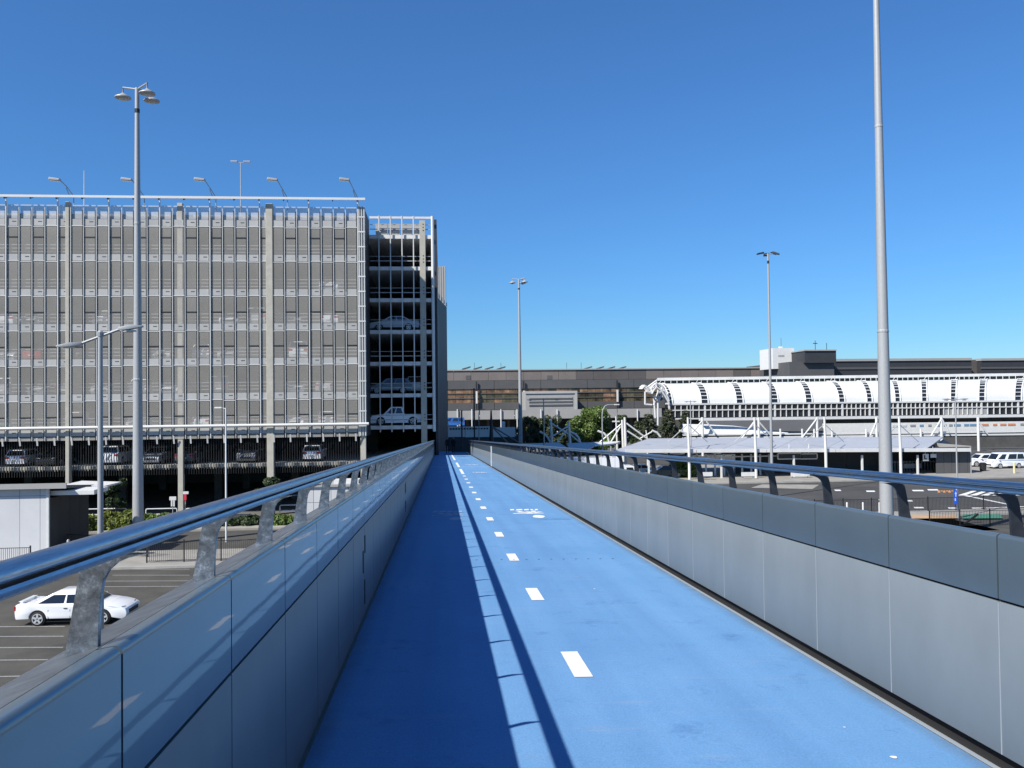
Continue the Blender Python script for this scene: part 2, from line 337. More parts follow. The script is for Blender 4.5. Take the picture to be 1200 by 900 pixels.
# ------------------------------------------------------------------ bridge deck (slopes gently down)
S = 0.0433; H0 = 9.7-1.65
XL, XR_ = -0.69, 2.74
YA, YE = -6.0, 85.0
def dz(y): return H0 - S*y
CF = 0.0185                                  # crossfall: the path drains to the right
def deckpt(x, y, h=0.0): return (x, y, dz(y)-CF*x+h)
b = MB(); N = 60; Y2 = 101.0
for i in range(N+1):
    y = YA + (Y2-YA)*i/N
    for x in (XL-0.02, XR_+0.004): b.v.append(deckpt(x, y))
for i in range(N): b.f.append((2*i, 2*i+1, 2*i+3, 2*i+2))
deck = struct(b.build('cycle_path', 'deck'))
b = MB()
prof = [(XL-.3, -.03), (XR_+.3, -.03), (XR_+.3, -.45), (XR_-.7, -.75), (XR_-.9, -1.25), (XL+.9, -1.25), (XL+.7, -.75), (XL-.3, -.45)]
n = len(prof)
for y in (YA, Y2):
    for x, h in prof: b.v.append(deckpt(x, y, h))
b.f = [tuple(range(n)), tuple(range(2*n-1, n-1, -1))] + [(i, i+n, (i+1) % n+n, (i+1) % n) for i in range(n)]
girder = tag(b.build('bridge_girder', 'concrete'), 'concrete box girder beneath the blue cycle path', 'girder')
for i, y in enumerate((8, 32, 56, 80)):
    z = dz(y)-1.2
    t = thing('bridge_pier', ['concrete pier under the cycle bridge, nearest the white sedan', 'concrete pier under the cycle bridge, second from the near end', 'concrete pier under the cycle bridge, third from the near end', 'concrete pier under the cycle bridge, beside the garage'][i], 'pier', (1.02, y, 0), 0, 'piers under the cycle bridge')
    MB().lathe([(.55, 0), (.55, z-.5)], (1.02, y, 0), 20).build('shaft', 'concrete', t, smooth=True)
    MB().box(-.2, 2.3, y-.6, y+.6, z-.5, z-.01).build('cap_beam', 'concrete', t, bevel=.04)
# white paint on the path
def dmark(name, polys, m='white_paint', h=.004):
    b = MB()
    for p in polys: b.add([deckpt(x, y, h) for x, y in p], [tuple(range(len(p)))])
    return b.build(name, m, deck)
XC = 0.963
yc = 0.6
while yc < 37:
    w = .065; a = .34
    dmark('line_dash', [[(XC-w, yc-a), (XC+w, yc-a), (XC+w, yc+a), (XC-w, yc+a)]]); yc += 2.72
for y0, y1 in ((38, 44), (47, 55.5), (62, 79)):
    dmark('line_dash', [[(XC-.07, y0), (XC+.07, y0), (XC+.07, y1), (XC-.07, y1)]])
def ring(cx, cy, r0, r1, n=18, sy=1.0):
    return [[(cx+r*math.cos(a), cy+r*math.sin(a)*sy) for r, a in ((r0, a0), (r1, a0), (r1, a1), (r0, a1))] for a0, a1 in ((2*math.pi*i/n, 2*math.pi*(i+1)/n) for i in range(n))]
def stroke(x0, y0, x1, y1, w):
    d = Vector((x1-x0, y1-y0)).normalized(); q = Vector((-d.y, d.x))*w/2
    return [(x0-q.x, y0-q.y), (x1-q.x, y1-q.y), (x1+q.x, y1+q.y), (x0+q.x, y0+q.y)]
def bike(cx, cy, s=1.0, flip=1, m='white_paint'):
    """bicycle symbol, drawn long for the rider"""
    P = []; q = lambda u, v: (cx+u*s*flip, cy+v*s*flip*1.0)
    L = 2.4
    for u in (-.2, .2): P += ring(cx+u*s, cy+.62*L*s*.5, .075*s, .115*s, sy=L*1.0)
    for (u0, v0, u1, v1) in ((-.2, .75, -.08, .2), (-.08, .2, .12, .2), (.12, .2, .02, .75), (.02, .75, -.08, .2), (.2, .75, .12, .1), (.12, .1, .02, .02), (-.1, .1, .0, .1)):
        P.append([(a, b_) for a, b_ in stroke(cx+u0*s, cy+(1.2-v0)*s, cx+u1*s, cy+(1.2-v1)*s, .05*s)])
    return dmark('bicycle_symbol', P, m)
def arrow(cx, cy, s, d=1):
    P = [[(cx-.05*s, cy-.7*s*d), (cx+.05*s, cy-.7*s*d), (cx+.05*s, cy+.2*s*d), (cx-.05*s, cy+.2*s*d)], [(cx-.26*s, cy+.15*s*d), (cx+.26*s, cy+.15*s*d), (cx, cy+.95*s*d)]]
    return dmark('lane_arrow', P)
def walker(cx, cy, m='white_paint'):
    """walking-figure symbol, drawn long"""
    r = random.Random(int(cx*100)); P = []
    for x0, x1 in ((-.34, -.24), (-.2, -.05), (-.02, .1), (.13, .2), (.23, .31)):      # worn feet and stride
        P.append([(cx+x0, cy+.85), (cx+x1, cy+.9), (cx+x1+.01, cy+1.22), (cx+x0+.02, cy+1.15)])
    for st in ((-.34, .08, -.06, .12, .13), (-.2, .42, .02, .3, .18), (.0, .1, .32, .5, .12), (.1, .1, .34, .15, .12), (-.02, .0, .1, .55, .22), (-.05, .3, -.2, .72, .1), (.1, .4, .2, .75, .1)):
        P.append(stroke(cx+st[0], cy+st[1], cx+st[2], cy+st[3], st[4]))
    P.append([(cx+.14+.13*math.cos(a)*(1+.15*math.sin(2*a)), cy-.62+.32*math.sin(a)) for a in [2*math.pi*i/14 for i in range(14)]])
    return dmark('walking_symbol', P, m)
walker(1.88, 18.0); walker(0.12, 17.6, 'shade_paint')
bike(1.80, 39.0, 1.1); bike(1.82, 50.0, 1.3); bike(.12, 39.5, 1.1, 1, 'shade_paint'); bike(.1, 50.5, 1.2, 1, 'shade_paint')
# movement joint across the path: pale band and a row of bolts
dmark('joint_strip', [[(XL+.02, 47.2), (XR_-.02, 47.2), (XR_-.02, 47.55), (XL+.02, 47.55)]], mat('worn_blue_joint', (.30, .45, .66), .7, noise=.15, nscale=4), .002)
bm_ = mat('dull_bolt', (.06, .12, .2), .6)
for i in range(12):
    b = MB(); x = .45+i*.17; c = deckpt(x, 11.25, .002)
    b.lathe([(.018, 0), (.012, .005)], c, 6); b.build('joint_bolt', bm_, deck)
for (x, y, r, sy) in ((2.32, 4.15, .018, 1.0), (1.2, 3.7, .008, 1), (2.28, 4.6, .008, 1), (1.65, 9.0, .012, 1.2)):
    dmark('paint_blot', [[(x+r*(1+.25*math.sin(3*a))*math.cos(a), y+r*sy*math.sin(a)) for a in [2*math.pi*i/10 for i in range(10)]]])
dmark('tyre_scuff', [[(1.98, 16.75), (2.3, 16.7), (2.62, 16.78), (2.58, 16.92), (2.25, 16.95), (2.0, 16.9)]], mat('scuffed_coating', (.085, .21, .40), .7, noise=.3, nscale=9), .002)
# ------------------------------------------------------------------ parapets
PITCHY = 1.02; J0 = 1.94
HW, HS, HB = 1.178, .845, .075      # wall top, split, lower edge of cladding
joints = [J0 + PITCHY*k for k in range(-5, 82)]
def parapet(side):
    sx = -1 if side == 'l' else 1
    xi = (XL-.034) if side == 'l' else (XR_+.036)        # inner face of the cladding
    lab = 'shaded grey parapet with glossy upper panels and metal handrail, nearest the parking lot' if side == 'l' else 'sunlit two-tone grey parapet with metal handrail, on the side of the white terminal'
    PY = .975 if side == 'l' else PITCHY; HB_ = .02 if side == 'l' else HB
    jts = [(1.95 if side == 'l' else 1.915) + PY*k for k in range(-5, 90)]
    t = thing('bridge_parapet', lab, 'parapet', (xi, 0, H0-CF*xi), 0)
    def X(u): return xi + sx*u
    def dz(y): return H0 - S*y - CF*xi
    gp = .006
    def panel(h0, h1, th, m, round_top):
        # sheared panel, vertical joints, rounded upper edge folding back over the wall
        yl = PY-2*gp; b = MB()
        if round_top:
            pr = [(0, h0), (0, h1-.02)] + [(.02-.02*math.cos(a), h1-.02+.02*math.sin(a)) for a in (R(22), R(45), R(68), R(90))] + [(.055, h1-.006), (.055, h1-.04), (th, h1-.04), (th, h0)]
        else: pr = [(.002, h0), (0, h0+.003), (0, h1-.003), (.002, h1), (th, h1), (th, h0)]
        n = len(pr)
        for y in (0, yl):
            for u, h in pr: b.v.append((sx*u, y, h - S*y))
        b.f = [tuple(range(n)), tuple(range(2*n-1, n-1, -1))] + [(i, i+n, (i+1) % n+n, (i+1) % n) for i in range(n)]
        return b.mesh('panel', M_[m], smooth=True)
    up = panel(HS+.007, HW, .02, 'panel_up', True); lo = panel(HB_, HS-.007, .02, 'panel_lo', False)
    # post profile in the cross plane: u outward, v above wall top
    pts = [(.062, -.006), (.138, -.03), (.126, .04), (.114, .11), (.104, .165), (.097, .19), (.085, .2), (.03, .205), (-.03, .2062), (-.062, .2062),
           (-.034, .2035), (-.004, .1965), (.02, .186), (.038, .170), (.05, .147), (.056, .115), (.06, .06)]
    pm = MB().prism([(sx*u, 0, v) for u, v in pts], (0, .016, 0)).mesh('post', M_['steel' if side == 'l' else 'post_dark'], smooth=False, bevel=.002)
    for k, y in enumerate(jts):
        z = dz(y)
        if y < YE - PY:
            put(up, 'upper_panel', (X(0), y+gp, z - S*gp), t); put(lo, 'lower_panel', (X(0), y+gp, z-S*gp), t)
        if y < YE:
            if side == 'r' and YA < y < 60:
                MB().add([deckpt(X(-.0015), y+d, h) for d, h in ((-.0035, HB+.002), (.0035, HB+.002), (.0035, HS-.009), (-.0035, HS-.009))] + [deckpt(X(.004), y+d, h) for d, h in ((-.0035, HB+.002), (.0035, HB+.002), (.0035, HS-.009), (-.0035, HS-.009))],
                         [(0,1,2,3),(4,5,6,7),(0,1,5,4),(2,3,7,6),(1,2,6,5),(0,3,7,4)]).build('joint_strip', 'joint_light', t)
            p = put(pm, 'post', (X(0.004), y+(-.02 if side == 'r' else .035), z+HW-.004-S*(.035 if side == 'l' else 0)), t)
    # core behind the cladding, outer cladding, ledge and kerb strip
    def long(name, pr, m, smooth=False, y0=YA, y1=YE):
        b = MB(); n = len(pr); seg = 1
        for y in (y0, y1):
            for u, h in pr: b.v.append((X(u), y, dz(y)+h))
        b.f = [tuple(range(n)), tuple(range(2*n-1, n-1, -1))] + [(i, i+n, (i+1) % n+n, (i+1) % n) for i in range(n)]
        return b.build(name, m, t, smooth=smooth)
    long('core', [(.06, -.04), (.06, .1), (.024, .1), (.024, HW-.085), (.17, HW-.085), (.17, -.04)], 'joint_dark')
    long('outer_cladding', [(.172, -.5), (.172, HW-.082), (.2, HW-.082), (.2, -.5)], 'panel_lo')
    long('ledge', [(.057, HW-.08), (.057, HW-.006), (.205, HW-.05), (.215, HW-.056), (.215, HW-.09), (.211, HW-.09), (.203, HW-.08)], 'ledge')
    if side == 'r': long('kerb_strip', [(-.03, .0045), (-.03, .018), (-.022, .018), (-.022, .0045)], 'joint_light')
    # handrail: flattened tube with a lower lip
    rp = []
    for i in range(16):
        a = 2*math.pi*i/16; rp.append((.002+.030*math.cos(a), HW+.2435+.0225*math.sin(a)*(1.0 if math.sin(a) > 0 else .6)))
    y = YA; k = 0
    while y < YE:
        y1 = min(y+6.12, YE)
        b = long('handrail', rp, 'rail', smooth=True, y0=y, y1=y1-.004)
        long('rail_lip', [(-.017, HW+.2095), (-.026, HW+.2145), (-.029, HW+.2225), (-.025, HW+.2285), (.029, HW+.2285), (.033, HW+.2225), (.030, HW+.2145), (.021, HW+.2095)], 'rail', y0=y, y1=y1-.004)
        long('rail_flange', [(-.012, HW+.2058), (-.012, HW+.2092), (.03, HW+.2092), (.03, HW+.2058)], 'galv', y0=y, y1=y1-.004)
        y = y1
    return t
pl = parapet('l'); pr_ = parapet('r')
# dark slots and latches of the access doors in the shaded wall
for (y, h0, h1) in ((7.62, .42, .62), (7.8, .58, .74), (7.75, .12, .34), (16.3, .55, .75), (16.6, .57, .77), (16.3, .2, .42), (16.6, .25, .4)):
    xi = XL-.034
    MB().box(xi-.002, xi+.006, y, y+.05, dz(y)-CF*XL+h0, dz(y)-CF*XL+h1).build('door_slot', 'joint_dark', pl)
# white joint cover on the sunlit wall
MB().box(XR_+.01, XR_+.036, 46.5, 46.75, dz(46.5)-CF*XR_+.06, dz(46.5)-CF*XR_+HW+.01).build('joint_cover', 'white_steel', pr_)
# ================================================================== PARKING GARAGE
YF = 73.9                                   # plane of the mesh facade
YR = 79.0                                   # plane of the open end bay
XF = atY(428.5, 400, YF).x                  # right end of the facade
XE = atY(505.5, 400, YR).x                  # right end of the open bay
FL = [4.5+3.02*k for k in range(8)]         # floor levels, the last is the roof deck
garage = thing('parking_garage', 'multi-storey parking garage with grey mesh facade and white fins', 'garage', (XF-20, YF, 0))
CW = 1.06; NC = 40; X0 = XF - 0.62 - NC*CW  # facade columns
XB = X0 - 1.0; YBK = 106.0
# floor slabs
for k, z in enumerate(FL):
    MB().box(XB, XF-.3, YF+.55, YBK, z-.32, z).build('floor_slab', 'slab', garage)
    MB().box(XF-.28, XE+.05, YR+.1, YBK-.2, z-.36, z-.01).build('bay_slab', 'white_steel', garage)
# walls closing the interior
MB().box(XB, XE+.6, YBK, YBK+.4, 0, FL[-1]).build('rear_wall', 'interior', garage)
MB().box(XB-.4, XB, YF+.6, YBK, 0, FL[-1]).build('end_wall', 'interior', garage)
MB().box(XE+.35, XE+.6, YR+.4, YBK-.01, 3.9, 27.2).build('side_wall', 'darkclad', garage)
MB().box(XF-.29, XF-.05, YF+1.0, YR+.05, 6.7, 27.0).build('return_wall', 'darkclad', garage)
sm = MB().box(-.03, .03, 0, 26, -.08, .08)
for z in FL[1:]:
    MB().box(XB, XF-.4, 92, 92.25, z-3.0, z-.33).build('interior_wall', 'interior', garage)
# columns
for px in (81, 212, 317, -48):
    x = atY(px, 400, YF+.3).x; w = {317: .29, 212: .22}.get(px, .15)
    MB().box(x-w, x+w, YF-.09 if px in (317, 81) else YF+.05, YF+.53, 0, 27.3).build('column', 'concrete', garage, bevel=.03)
    for yy in (86, 98): MB().box(x-.35, x+.35, yy, yy+.6, 0, FL[-1]-.4).build('column', 'interior', garage)
xc = atY(425.5, 400, YF+.3).x
MB().box(xc-.28, xc+.2, YF+.1, YF+.5, 0, 6.8).build('column', 'concrete', garage, bevel=.03)
xe = atY(496.5, 400, YR).x
MB().box(xe-.3, xe+.25, YR-.05, YR+.35, 3.5, 27.0).build('column', 'concrete', garage, bevel=.02)
# bolt marks on the end column, three at each floor
for z in FL[1:]:
    for j in range(3): MB().box(xe+.0, xe+.1, YR-.06, YR-.05, z+.35+j*.3, z+.45+j*.3).build('bolt_plate', 'fence', garage)
MB().tube([(XE+.2, YR-.1, 6.9), (XE+.2, YR-.1, 27.4)], .14, 8).build('downpipe', 'white_steel', garage, smooth=True)
# open end bay: thin uprights and guard rails
for px in (445, 458.5, 472, 485.5):
    x = atY(px, 400, YR-.1).x
    MB().box(x-.05, x+.05, YR-.16, YR-.06, 6.9, 27.4).build('mullion', 'fin', garage)
for z in FL[1:]:
    MB().box(XF, XE, YR+.14, YR+.2, z+.5, z+.58).build('guard_rail', 'galv', garage)
    MB().box(XF, XE, YR+.14, YR+.2, z+.95, z+1.0).build('guard_rail', 'galv', garage)
MB().box(XF, XE+.35, YR-.12, YR, 27.15, 27.35).build('top_rail', 'white_steel', garage)
for x in [XF+.5+1.2*i for i in range(4)]:
    MB().box(x, x+1.1, YR+.6, YR+.7, 25.3, 26.8).build('roof_screen', 'spandrel', garage)
# ---- the mesh facade: fins, screen panels, spandrel sheets, transoms
SP = [z-.12 for z in FL[1:]]                 # centre height of each spandrel strip
def sheetmb(z0, z1):
    return MB().add([(-CW/2+.05, 0, z0), (CW/2-.12, 0, z0), (CW/2-.12, 0, z1), (-CW/2+.05, 0, z1)], [(0, 1, 2, 3)])
scr = {}
for r in range(6):
    z0, z1 = SP[r]+.31, SP[r+1]-.31
    scr[r] = (sheetmb(z0, z1).mesh('screen_panel', M_['screen']), z0)
spm = MB().box(-CW/2+.05, CW/2-.12, 0, .03, -.29, .29).mesh('spandrel_panel', M_['spandrel'])
frm = MB().box(-CW/2+.03, CW/2-.08, -.03, -.001, -.03, .03).mesh('transom', M_['fin'])
dkm = MB().box(-CW/2+.05, CW/2-.1, -.03, -.001, -.055, .04).mesh('transom', M_['fence'])
topm = sheetmb(25.85, 27.05).mesh('screen_panel', M_['screen_top'])
fin_w = MB().box(-.024, .024, -.08, .03, 6.75, 26.9).mesh('fin', M_['fin'])
fin_W = MB().box(-.04, .04, -.12, .03, 6.75, 27.5).mesh('fin', M_['fin'])
gap = MB().box(-.045, .03, .0, .04, 6.75, 26.6).mesh('gap_strip', M_['fence'])
low = MB().box(-CW/2+.05, CW/2-.12, 0, .02, 6.75, 7.05).mesh('screen_panel', M_['screen'])
slit = MB().box(-.16, .16, -.012, -.002, -.03, .03).mesh('slit', M_['darkclad'])
for i in range(NC):
    xc_ = X0 + CW*(i+.5)
    for r in range(6):
        put(scr[r][0], 'screen_panel', (xc_, YF, 0), garage)
    put(topm, 'screen_panel', (xc_, YF+.1, 0), garage)
    put(low, 'lower_screen', (xc_, YF+.001, 0), garage)
    for j, z in enumerate(SP):
        q = put(spm, 'spandrel_panel', (xc_, YF, z), garage)
        if (i+j) % 2 == 0: put(slit, 'slit', (xc_+.1, YF, z+.06), q)
        off = -.30 if (i+j) % 2 else -.38
        if j: put(frm, 'transom', (xc_, YF, z+off), garage)
    for r in (0, 2, 3, 5):
        if (i + (r in (2, 0))) % 2 == 0:
            z = SP[r]+1.35 if r in (0, 2) else SP[r]+(1.3 if r == 3 else 1.75)
            put(dkm, 'transom', (xc_, YF, z), garage)
for i in range(NC+1):
    x = X0 + CW*i
    put(fin_W if i % 4 == 0 else fin_w, 'fin', (x, YF, 0), garage)
    put(gap, 'gap_strip', (x-.1, YF, 0), garage)
# narrow ladder-like bay at the corner
for x in (XF-.5, XF-.28, XF-.06):
    MB().box(x-.04, x+.04, YF-.1, YF+.02, 6.8, 27.0).build('corner_fin', 'fin', garage)
for k in range(15):
    MB().box(XF-.58, XF+.02, YF-.12, YF-.101, 7.6+k*1.32, 7.72+k*1.32).build('corner_rung', 'fin', garage)
MB().box(XF-.58, XF-.02, YF+.03, YF+.9, 6.8, 27.1).build('corner_core', 'spandrel', garage)
# top rail on dark outriggers, white tube at the foot of the screen
MB().box(X0, XF+.1, YF-.55, YF-.4, 27.55, 27.75).build('top_rail', 'fin', garage)
MB().tube([(X0, YF+.3, 27.9), (XF, YF+.3, 27.9)], .05, 6).build('top_rail', 'fin', garage)
for i in range(0, NC+1, 2):
    MB().bar((X0+CW*i, YF-.4, 27.5), (X0+CW*i-.1, YF+.5, 27.85), .08, .14).build('outrigger', 'fence', garage)
MB().tube([(X0, YF-.4, 7.85), (XF+.25, YF-.4, 7.85)], .13, 10).build('foot_tube', 'fin', garage, smooth=True)
for i in range(30):
    x = XF-.9-1.41*i
    b = MB().bar((x, YF-.25, 7.0), (x, YF-.12, 6.35), .13, .05); b.build('bracket', 'fin', garage)
# crash rails behind the screen
for z in FL[1:-1]:
    for h in (.45, .75, 1.05):
        MB().box(XB, XF-.7, YF+.7, YF+.74, z+h, z+h+.07).build('crash_rail', 'galv', garage)
# roof deck parapet slab glimpsed through the top screen
MB().box(XB, XF-.6, YF+.6, YF+.75, FL[-1], FL[-1]+.75).build('roof_upstand', 'spandrel', garage)
# first level: slab band with picket balustrade
MB().box(XB, XF-.3, YF+.45, YF+.54, FL[0]-.25, FL[0]+.0).build('slab_edge', 'concrete', garage)
b = MB(); x = X0
while x < XF-.4:
    b.box(x-.02, x+.02, YF+.34, YF+.38, FL[0]-.85, 6.7); x += .21
o = b.build('picket_screen', 'trim', garage); o['kind'] = 'stuff'
b = MB(); x = X0
while x < XF-.4:
    b.box(x-.022, x+.022, YF+.40, YF+.44, FL[0]-.4, FL[0]+.05); x += .25
o = b.build('picket_toe', 'concrete', garage); o['kind'] = 'stuff'
# rear wing of the garage: dark screen wall and pale lift tower beyond it
wa, wb = atY(509, 470, 104), atY(524.6, 470, 122)
ztop = atY(509, 341, 104).z
b = MB(); b.prism([(wa.x-.2, YBK+.5, 0), (wa.x+.1, YBK+.5, 0), (wb.x, 122, 0), (wb.x, 141.5, 0), (wa.x-14, 141.5, 0), (wa.x-14, YBK+.5, 0)], (0, 0, ztop))
wing = tag(b.build('garage_wing', 'darkclad'), 'dark rear wing of the parking garage beside the far end of the path', 'building')
for i in range(5):
    f = (i+.3)/5; p = Vector((wa.x+.1, YBK+.5, 0)).lerp(Vector((wb.x, 122, 0)), f); q = Vector((wa.x+.1, YBK+.5, 0)).lerp(Vector((wb.x, 122, 0)), f+.13)
    MB().bar((p.x+.04, p.y, ztop+.35), (q.x+.04, q.y, ztop+.35), .06, .5).build('roof_louvre', 'spandrel', wing)
tA = atY(508.8, 312, 126.1); tB = atY(522.8, 355, 126.1)
tow = thing('lift_tower', 'pale grey ribbed lift tower behind the garage', 'tower', (tA.x, 126, 0))
MB().box(tA.x-4, tB.x, 126.1, 129, ztop, tA.z).build('tower_wall', 'blockgrey', tow)
for i in range(9): MB().box(tB.x-.15-i*.35, tB.x-.05-i*.35, 126.04, 126.098, ztop, tA.z-.02).build('rib', 'spandrel', tow)
# ---- lamps on the garage roof
def rooflamp(px, py, label):
    t0 = atY(px, py, YF+.9)
    t = thing('roof_floodlight', label, 'floodlight', (t0.x+.9, YF+.9, 27.4), 0, 'floodlights along the garage roof edge')
    x = t0.x
    MB().tube([(x+1.1, YF+.9, 25.6), (x+1.1, YF+.9, 28.0), (x+.75, YF+.3, 28.7), (x+.42, YF-.2, t0.z-.05)], .04, 6).build('bracket', 'galv', t)
    MB().bar((x+.95, YF+.6, 27.8), (x+.72, YF+.3, 28.6), .05, .05).build('brace', 'galv', t)
    h = MB().prism([(x-.42, YF-.5, t0.z-.1), (x+.45, YF-.5, t0.z-.16), (x+.48, YF-.5, t0.z+.0), (x-.36, YF-.5, t0.z+.12)], (0, .5, .05)).build('lamp_head', 'galv', t, bevel=.03)
    MB().prism([(x-.4, YF-.45, t0.z-.112), (x+.45, YF-.45, t0.z-.19), (x+.45, YF-.1, t0.z-.19), (x-.4, YF-.1, t0.z-.112)], (0, 0, -.02)).build('lens', 'lens', h)
for px, lb in ((74, 'floodlight on the garage roof edge, leftmost of the row'), (157, 'floodlight on the garage roof edge, behind the tall lamp post'), (241, 'floodlight on the garage roof edge, middle of the row'), (325, 'floodlight on the garage roof edge, second from the open corner bay'), (408, 'floodlight on the garage roof edge, nearest the open corner bay')):
    rooflamp(px-3, 214, lb)
p = atY(282, 190, 84)
t = thing('roof_lamp_post', 'slim twin-headed lamp post standing on the garage roof', 'lamp post', (p.x, 84, FL[-1]))
MB().tube([(p.x, 84, FL[-1]), (p.x, 84, p.z)], [.07, .04], 8).build('pole', 'galv', t)
for s in (-1, 1):
    MB().bar((p.x, 84, p.z-.05), (p.x+s*.45, 84, p.z+.02), .05, .05).build('arm', 'galv', t)
    MB().box(p.x+s*.3, p.x+s*.95, 83.85, 84.15, p.z, p.z+.12).build('lamp_head', 'galv', t, bevel=.03)
p = atY(98.5, 200, 80)
tag(MB().tube([(p.x, 80, FL[-1]), (p.x, 80, p.z)], [.05, .025], 6).build('roof_mast', 'white_steel'), 'thin bare white mast on the garage roof', 'mast')
# ================================================================== vehicles
def car_parts(t, paint, kind='sedan', detail=True):
    """car in local axes: nose along +X, wheels on z = 0"""
    K = dict(sedan=dict(L=4.85, W=1.82, belt=.93, roof=1.44, hood=.86, ax=(-1.38, 1.42), wr=.325, gl=(-1.74, -.82, .40, 1.22), tail=.97),
             hatch=dict(L=4.1, W=1.74, belt=.94, roof=1.5, hood=.9, ax=(-1.2, 1.28), wr=.31, gl=(-2.0, -1.68, .35, 1.1), tail=1.0),
             suv=dict(L=4.6, W=1.86, belt=1.06, roof=1.7, hood=1.02, ax=(-1.3, 1.36), wr=.36, gl=(-2.22, -1.95, .35, 1.1), tail=1.1),
             van=dict(L=4.9, W=1.8, belt=1.12, roof=2.05, hood=1.1, ax=(-1.3, 1.42), wr=.33, gl=(-2.42, -2.36, 1.35, 2.05), tail=1.15),
             ute=dict(L=5.2, W=1.85, belt=1.05, roof=1.78, hood=1.02, ax=(-1.5, 1.55), wr=.38, gl=(-.72, -.5, .62, 1.3), tail=1.03))[kind]
    L, W, ax, wr = K['L']/2, K['W']/2, K['ax'], K['wr']
    ar = wr+.055; zc = wr
    def arch(cx): return [(cx-ar*math.cos(a), zc+ar*math.sin(a)) for a in [R(-22+28*i*8/8) for i in range(9)]][::1]
    def archpts(cx):
        return [(cx - ar*math.cos(R(a)), zc + ar*math.sin(R(a))) for a in range(-20, 201, 20)]
    low = .2
    poly = [(-L+.05, low+.08)] + [p for p in archpts(ax[0]) if p[1] > low] + [p for p in archpts(ax[1]) if p[1] > low] + [(L-.12, low), (L-.02, low+.16), (L, .5), (L-.05, .66)]
    g0, g1, g2, g3 = K['gl']
    poly += [(L-.25, K['hood']-.1), (L-.6, K['hood']-.02), ((g3+L-.6)/2, K['hood']+.02), (g3, K['belt'])]
    poly += [(g0, K['belt'])]
    if g0 > -L+.3: poly += [(-L+.2, K['tail']), (-L+.04, K['tail']-.05)]
    else: poly += [(-L+.02, K['belt']-.06)]
    poly += [(-L-.0, .62), (-L+.02, .42)]
    def yw(x, z):
        e = abs(x)/L
        w = W*(1 - .13*max(0, e-.72)/.28) * (1 - .05*max(0, z-.55)/.4 - .035*max(0, .5-z)/.3)
        return w
    n = len(poly); b = MB()
    for s in (-1, 1):
        for x, z in poly: b.v.append((x, s*yw(x, z), z))
    b.f = [tuple(range(n)), tuple(range(2*n-1, n-1, -1))] + [(i, i+n, (i+1) % n+n, (i+1) % n) for i in range(n)]
    me = b.mesh('body', paint, smooth=True, bevel=.035 if detail else 0)
    body = put(me, 'body', (0, 0, 0), t, True)
    # wheel wells
    MB().box(ax[0]-ar+.03, ax[0]+ar-.03, -W+.16, W-.16, .16, zc+ar-.02).build('wheel_well', 'trim', t, local=True)
    MB().box(ax[1]-ar+.03, ax[1]+ar-.03, -W+.16, W-.16, .16, zc+ar-.02).build('wheel_well', 'trim', t, local=True)
    # cabin
    zb, zr = K['belt']-.02, K['roof']; wb, wt = W*.93, W*.74 if kind != 'van' else W*.84
    bot = [(g0, zb), (g3, zb)]; top = [(g1, zr), (g2, zr)]
    b = MB()
    for s in (-1, 1): b.v += [(g0, s*wb, zb), (g3, s*wb, zb), (g2, s*wt, zr-.045), (g1, s*wt, zr-.045)]
    b.v += [(g2-.12, -wt*.8, zr), (g1+.14, -wt*.8, zr), (g2-.12, wt*.8, zr), (g1+.14, wt*.8, zr)]
    b.f = [(0,1,2,3), (7,6,5,4), (1,5,6,2), (0,3,7,4), (2,6,10,8), (3,9,11,7), (2,8,9,3), (6,7,11,10), (8,10,11,9), (0,4,5,1)]
    put(b.mesh('cabin', paint, smooth=True, bevel=.03 if detail else 0), 'cabin', (0, 0, 0), t, True)
    def P(fx, fz, s, out=.008):   # point on a side of the cabin
        x = (g0*(1-fz)+g1*fz)*(1-fx) + (g3*(1-fz)+g2*fz)*fx
        return (x, s*(wb*(1-fz)+wt*fz+out), zb+(zr-.045-zb)*fz)
    for s in (-1, 1):
        spl = (.08, .49, .53, .92) if kind in ('sedan', 'hatch', 'suv') else ((.1, .9) if kind == 'ute' else (.05, .3, .33, .62, .72, .95))
        if kind == 'ute': spl = (.08, .44, .5, .9)
        for i in range(0, len(spl), 2):
            q = [P(spl[i], .14, s), P(spl[i+1], .14, s), P(spl[i+1]-(.07 if i+2 >= len(spl) else 0), .86, s), P(spl[i]+(.05 if i == 0 else 0), .86, s)]
            MB().prism(q, (0, -s*.012, 0)).build('side_window', 'carglass', t, local=True)
    for (xa, xb, sg) in ((g3, g2, 1), (g0, g1, -1)):
        f0, f1 = (.12, .9)
        q = [(xa+(xb-xa)*f+sg*.012, sy*(wb*(1-f)+wt*f)*.9, zb+(zr-.045-zb)*f) for f, sy in ((f0, -1), (f0, 1), (f1, 1), (f1, -1))]
        MB().prism(q, (-sg*.02, 0, 0)).build('windscreen' if sg > 0 else 'rear_window', 'carglass', t, local=True)
    # wheels
    ty = MB(); rm = MB()
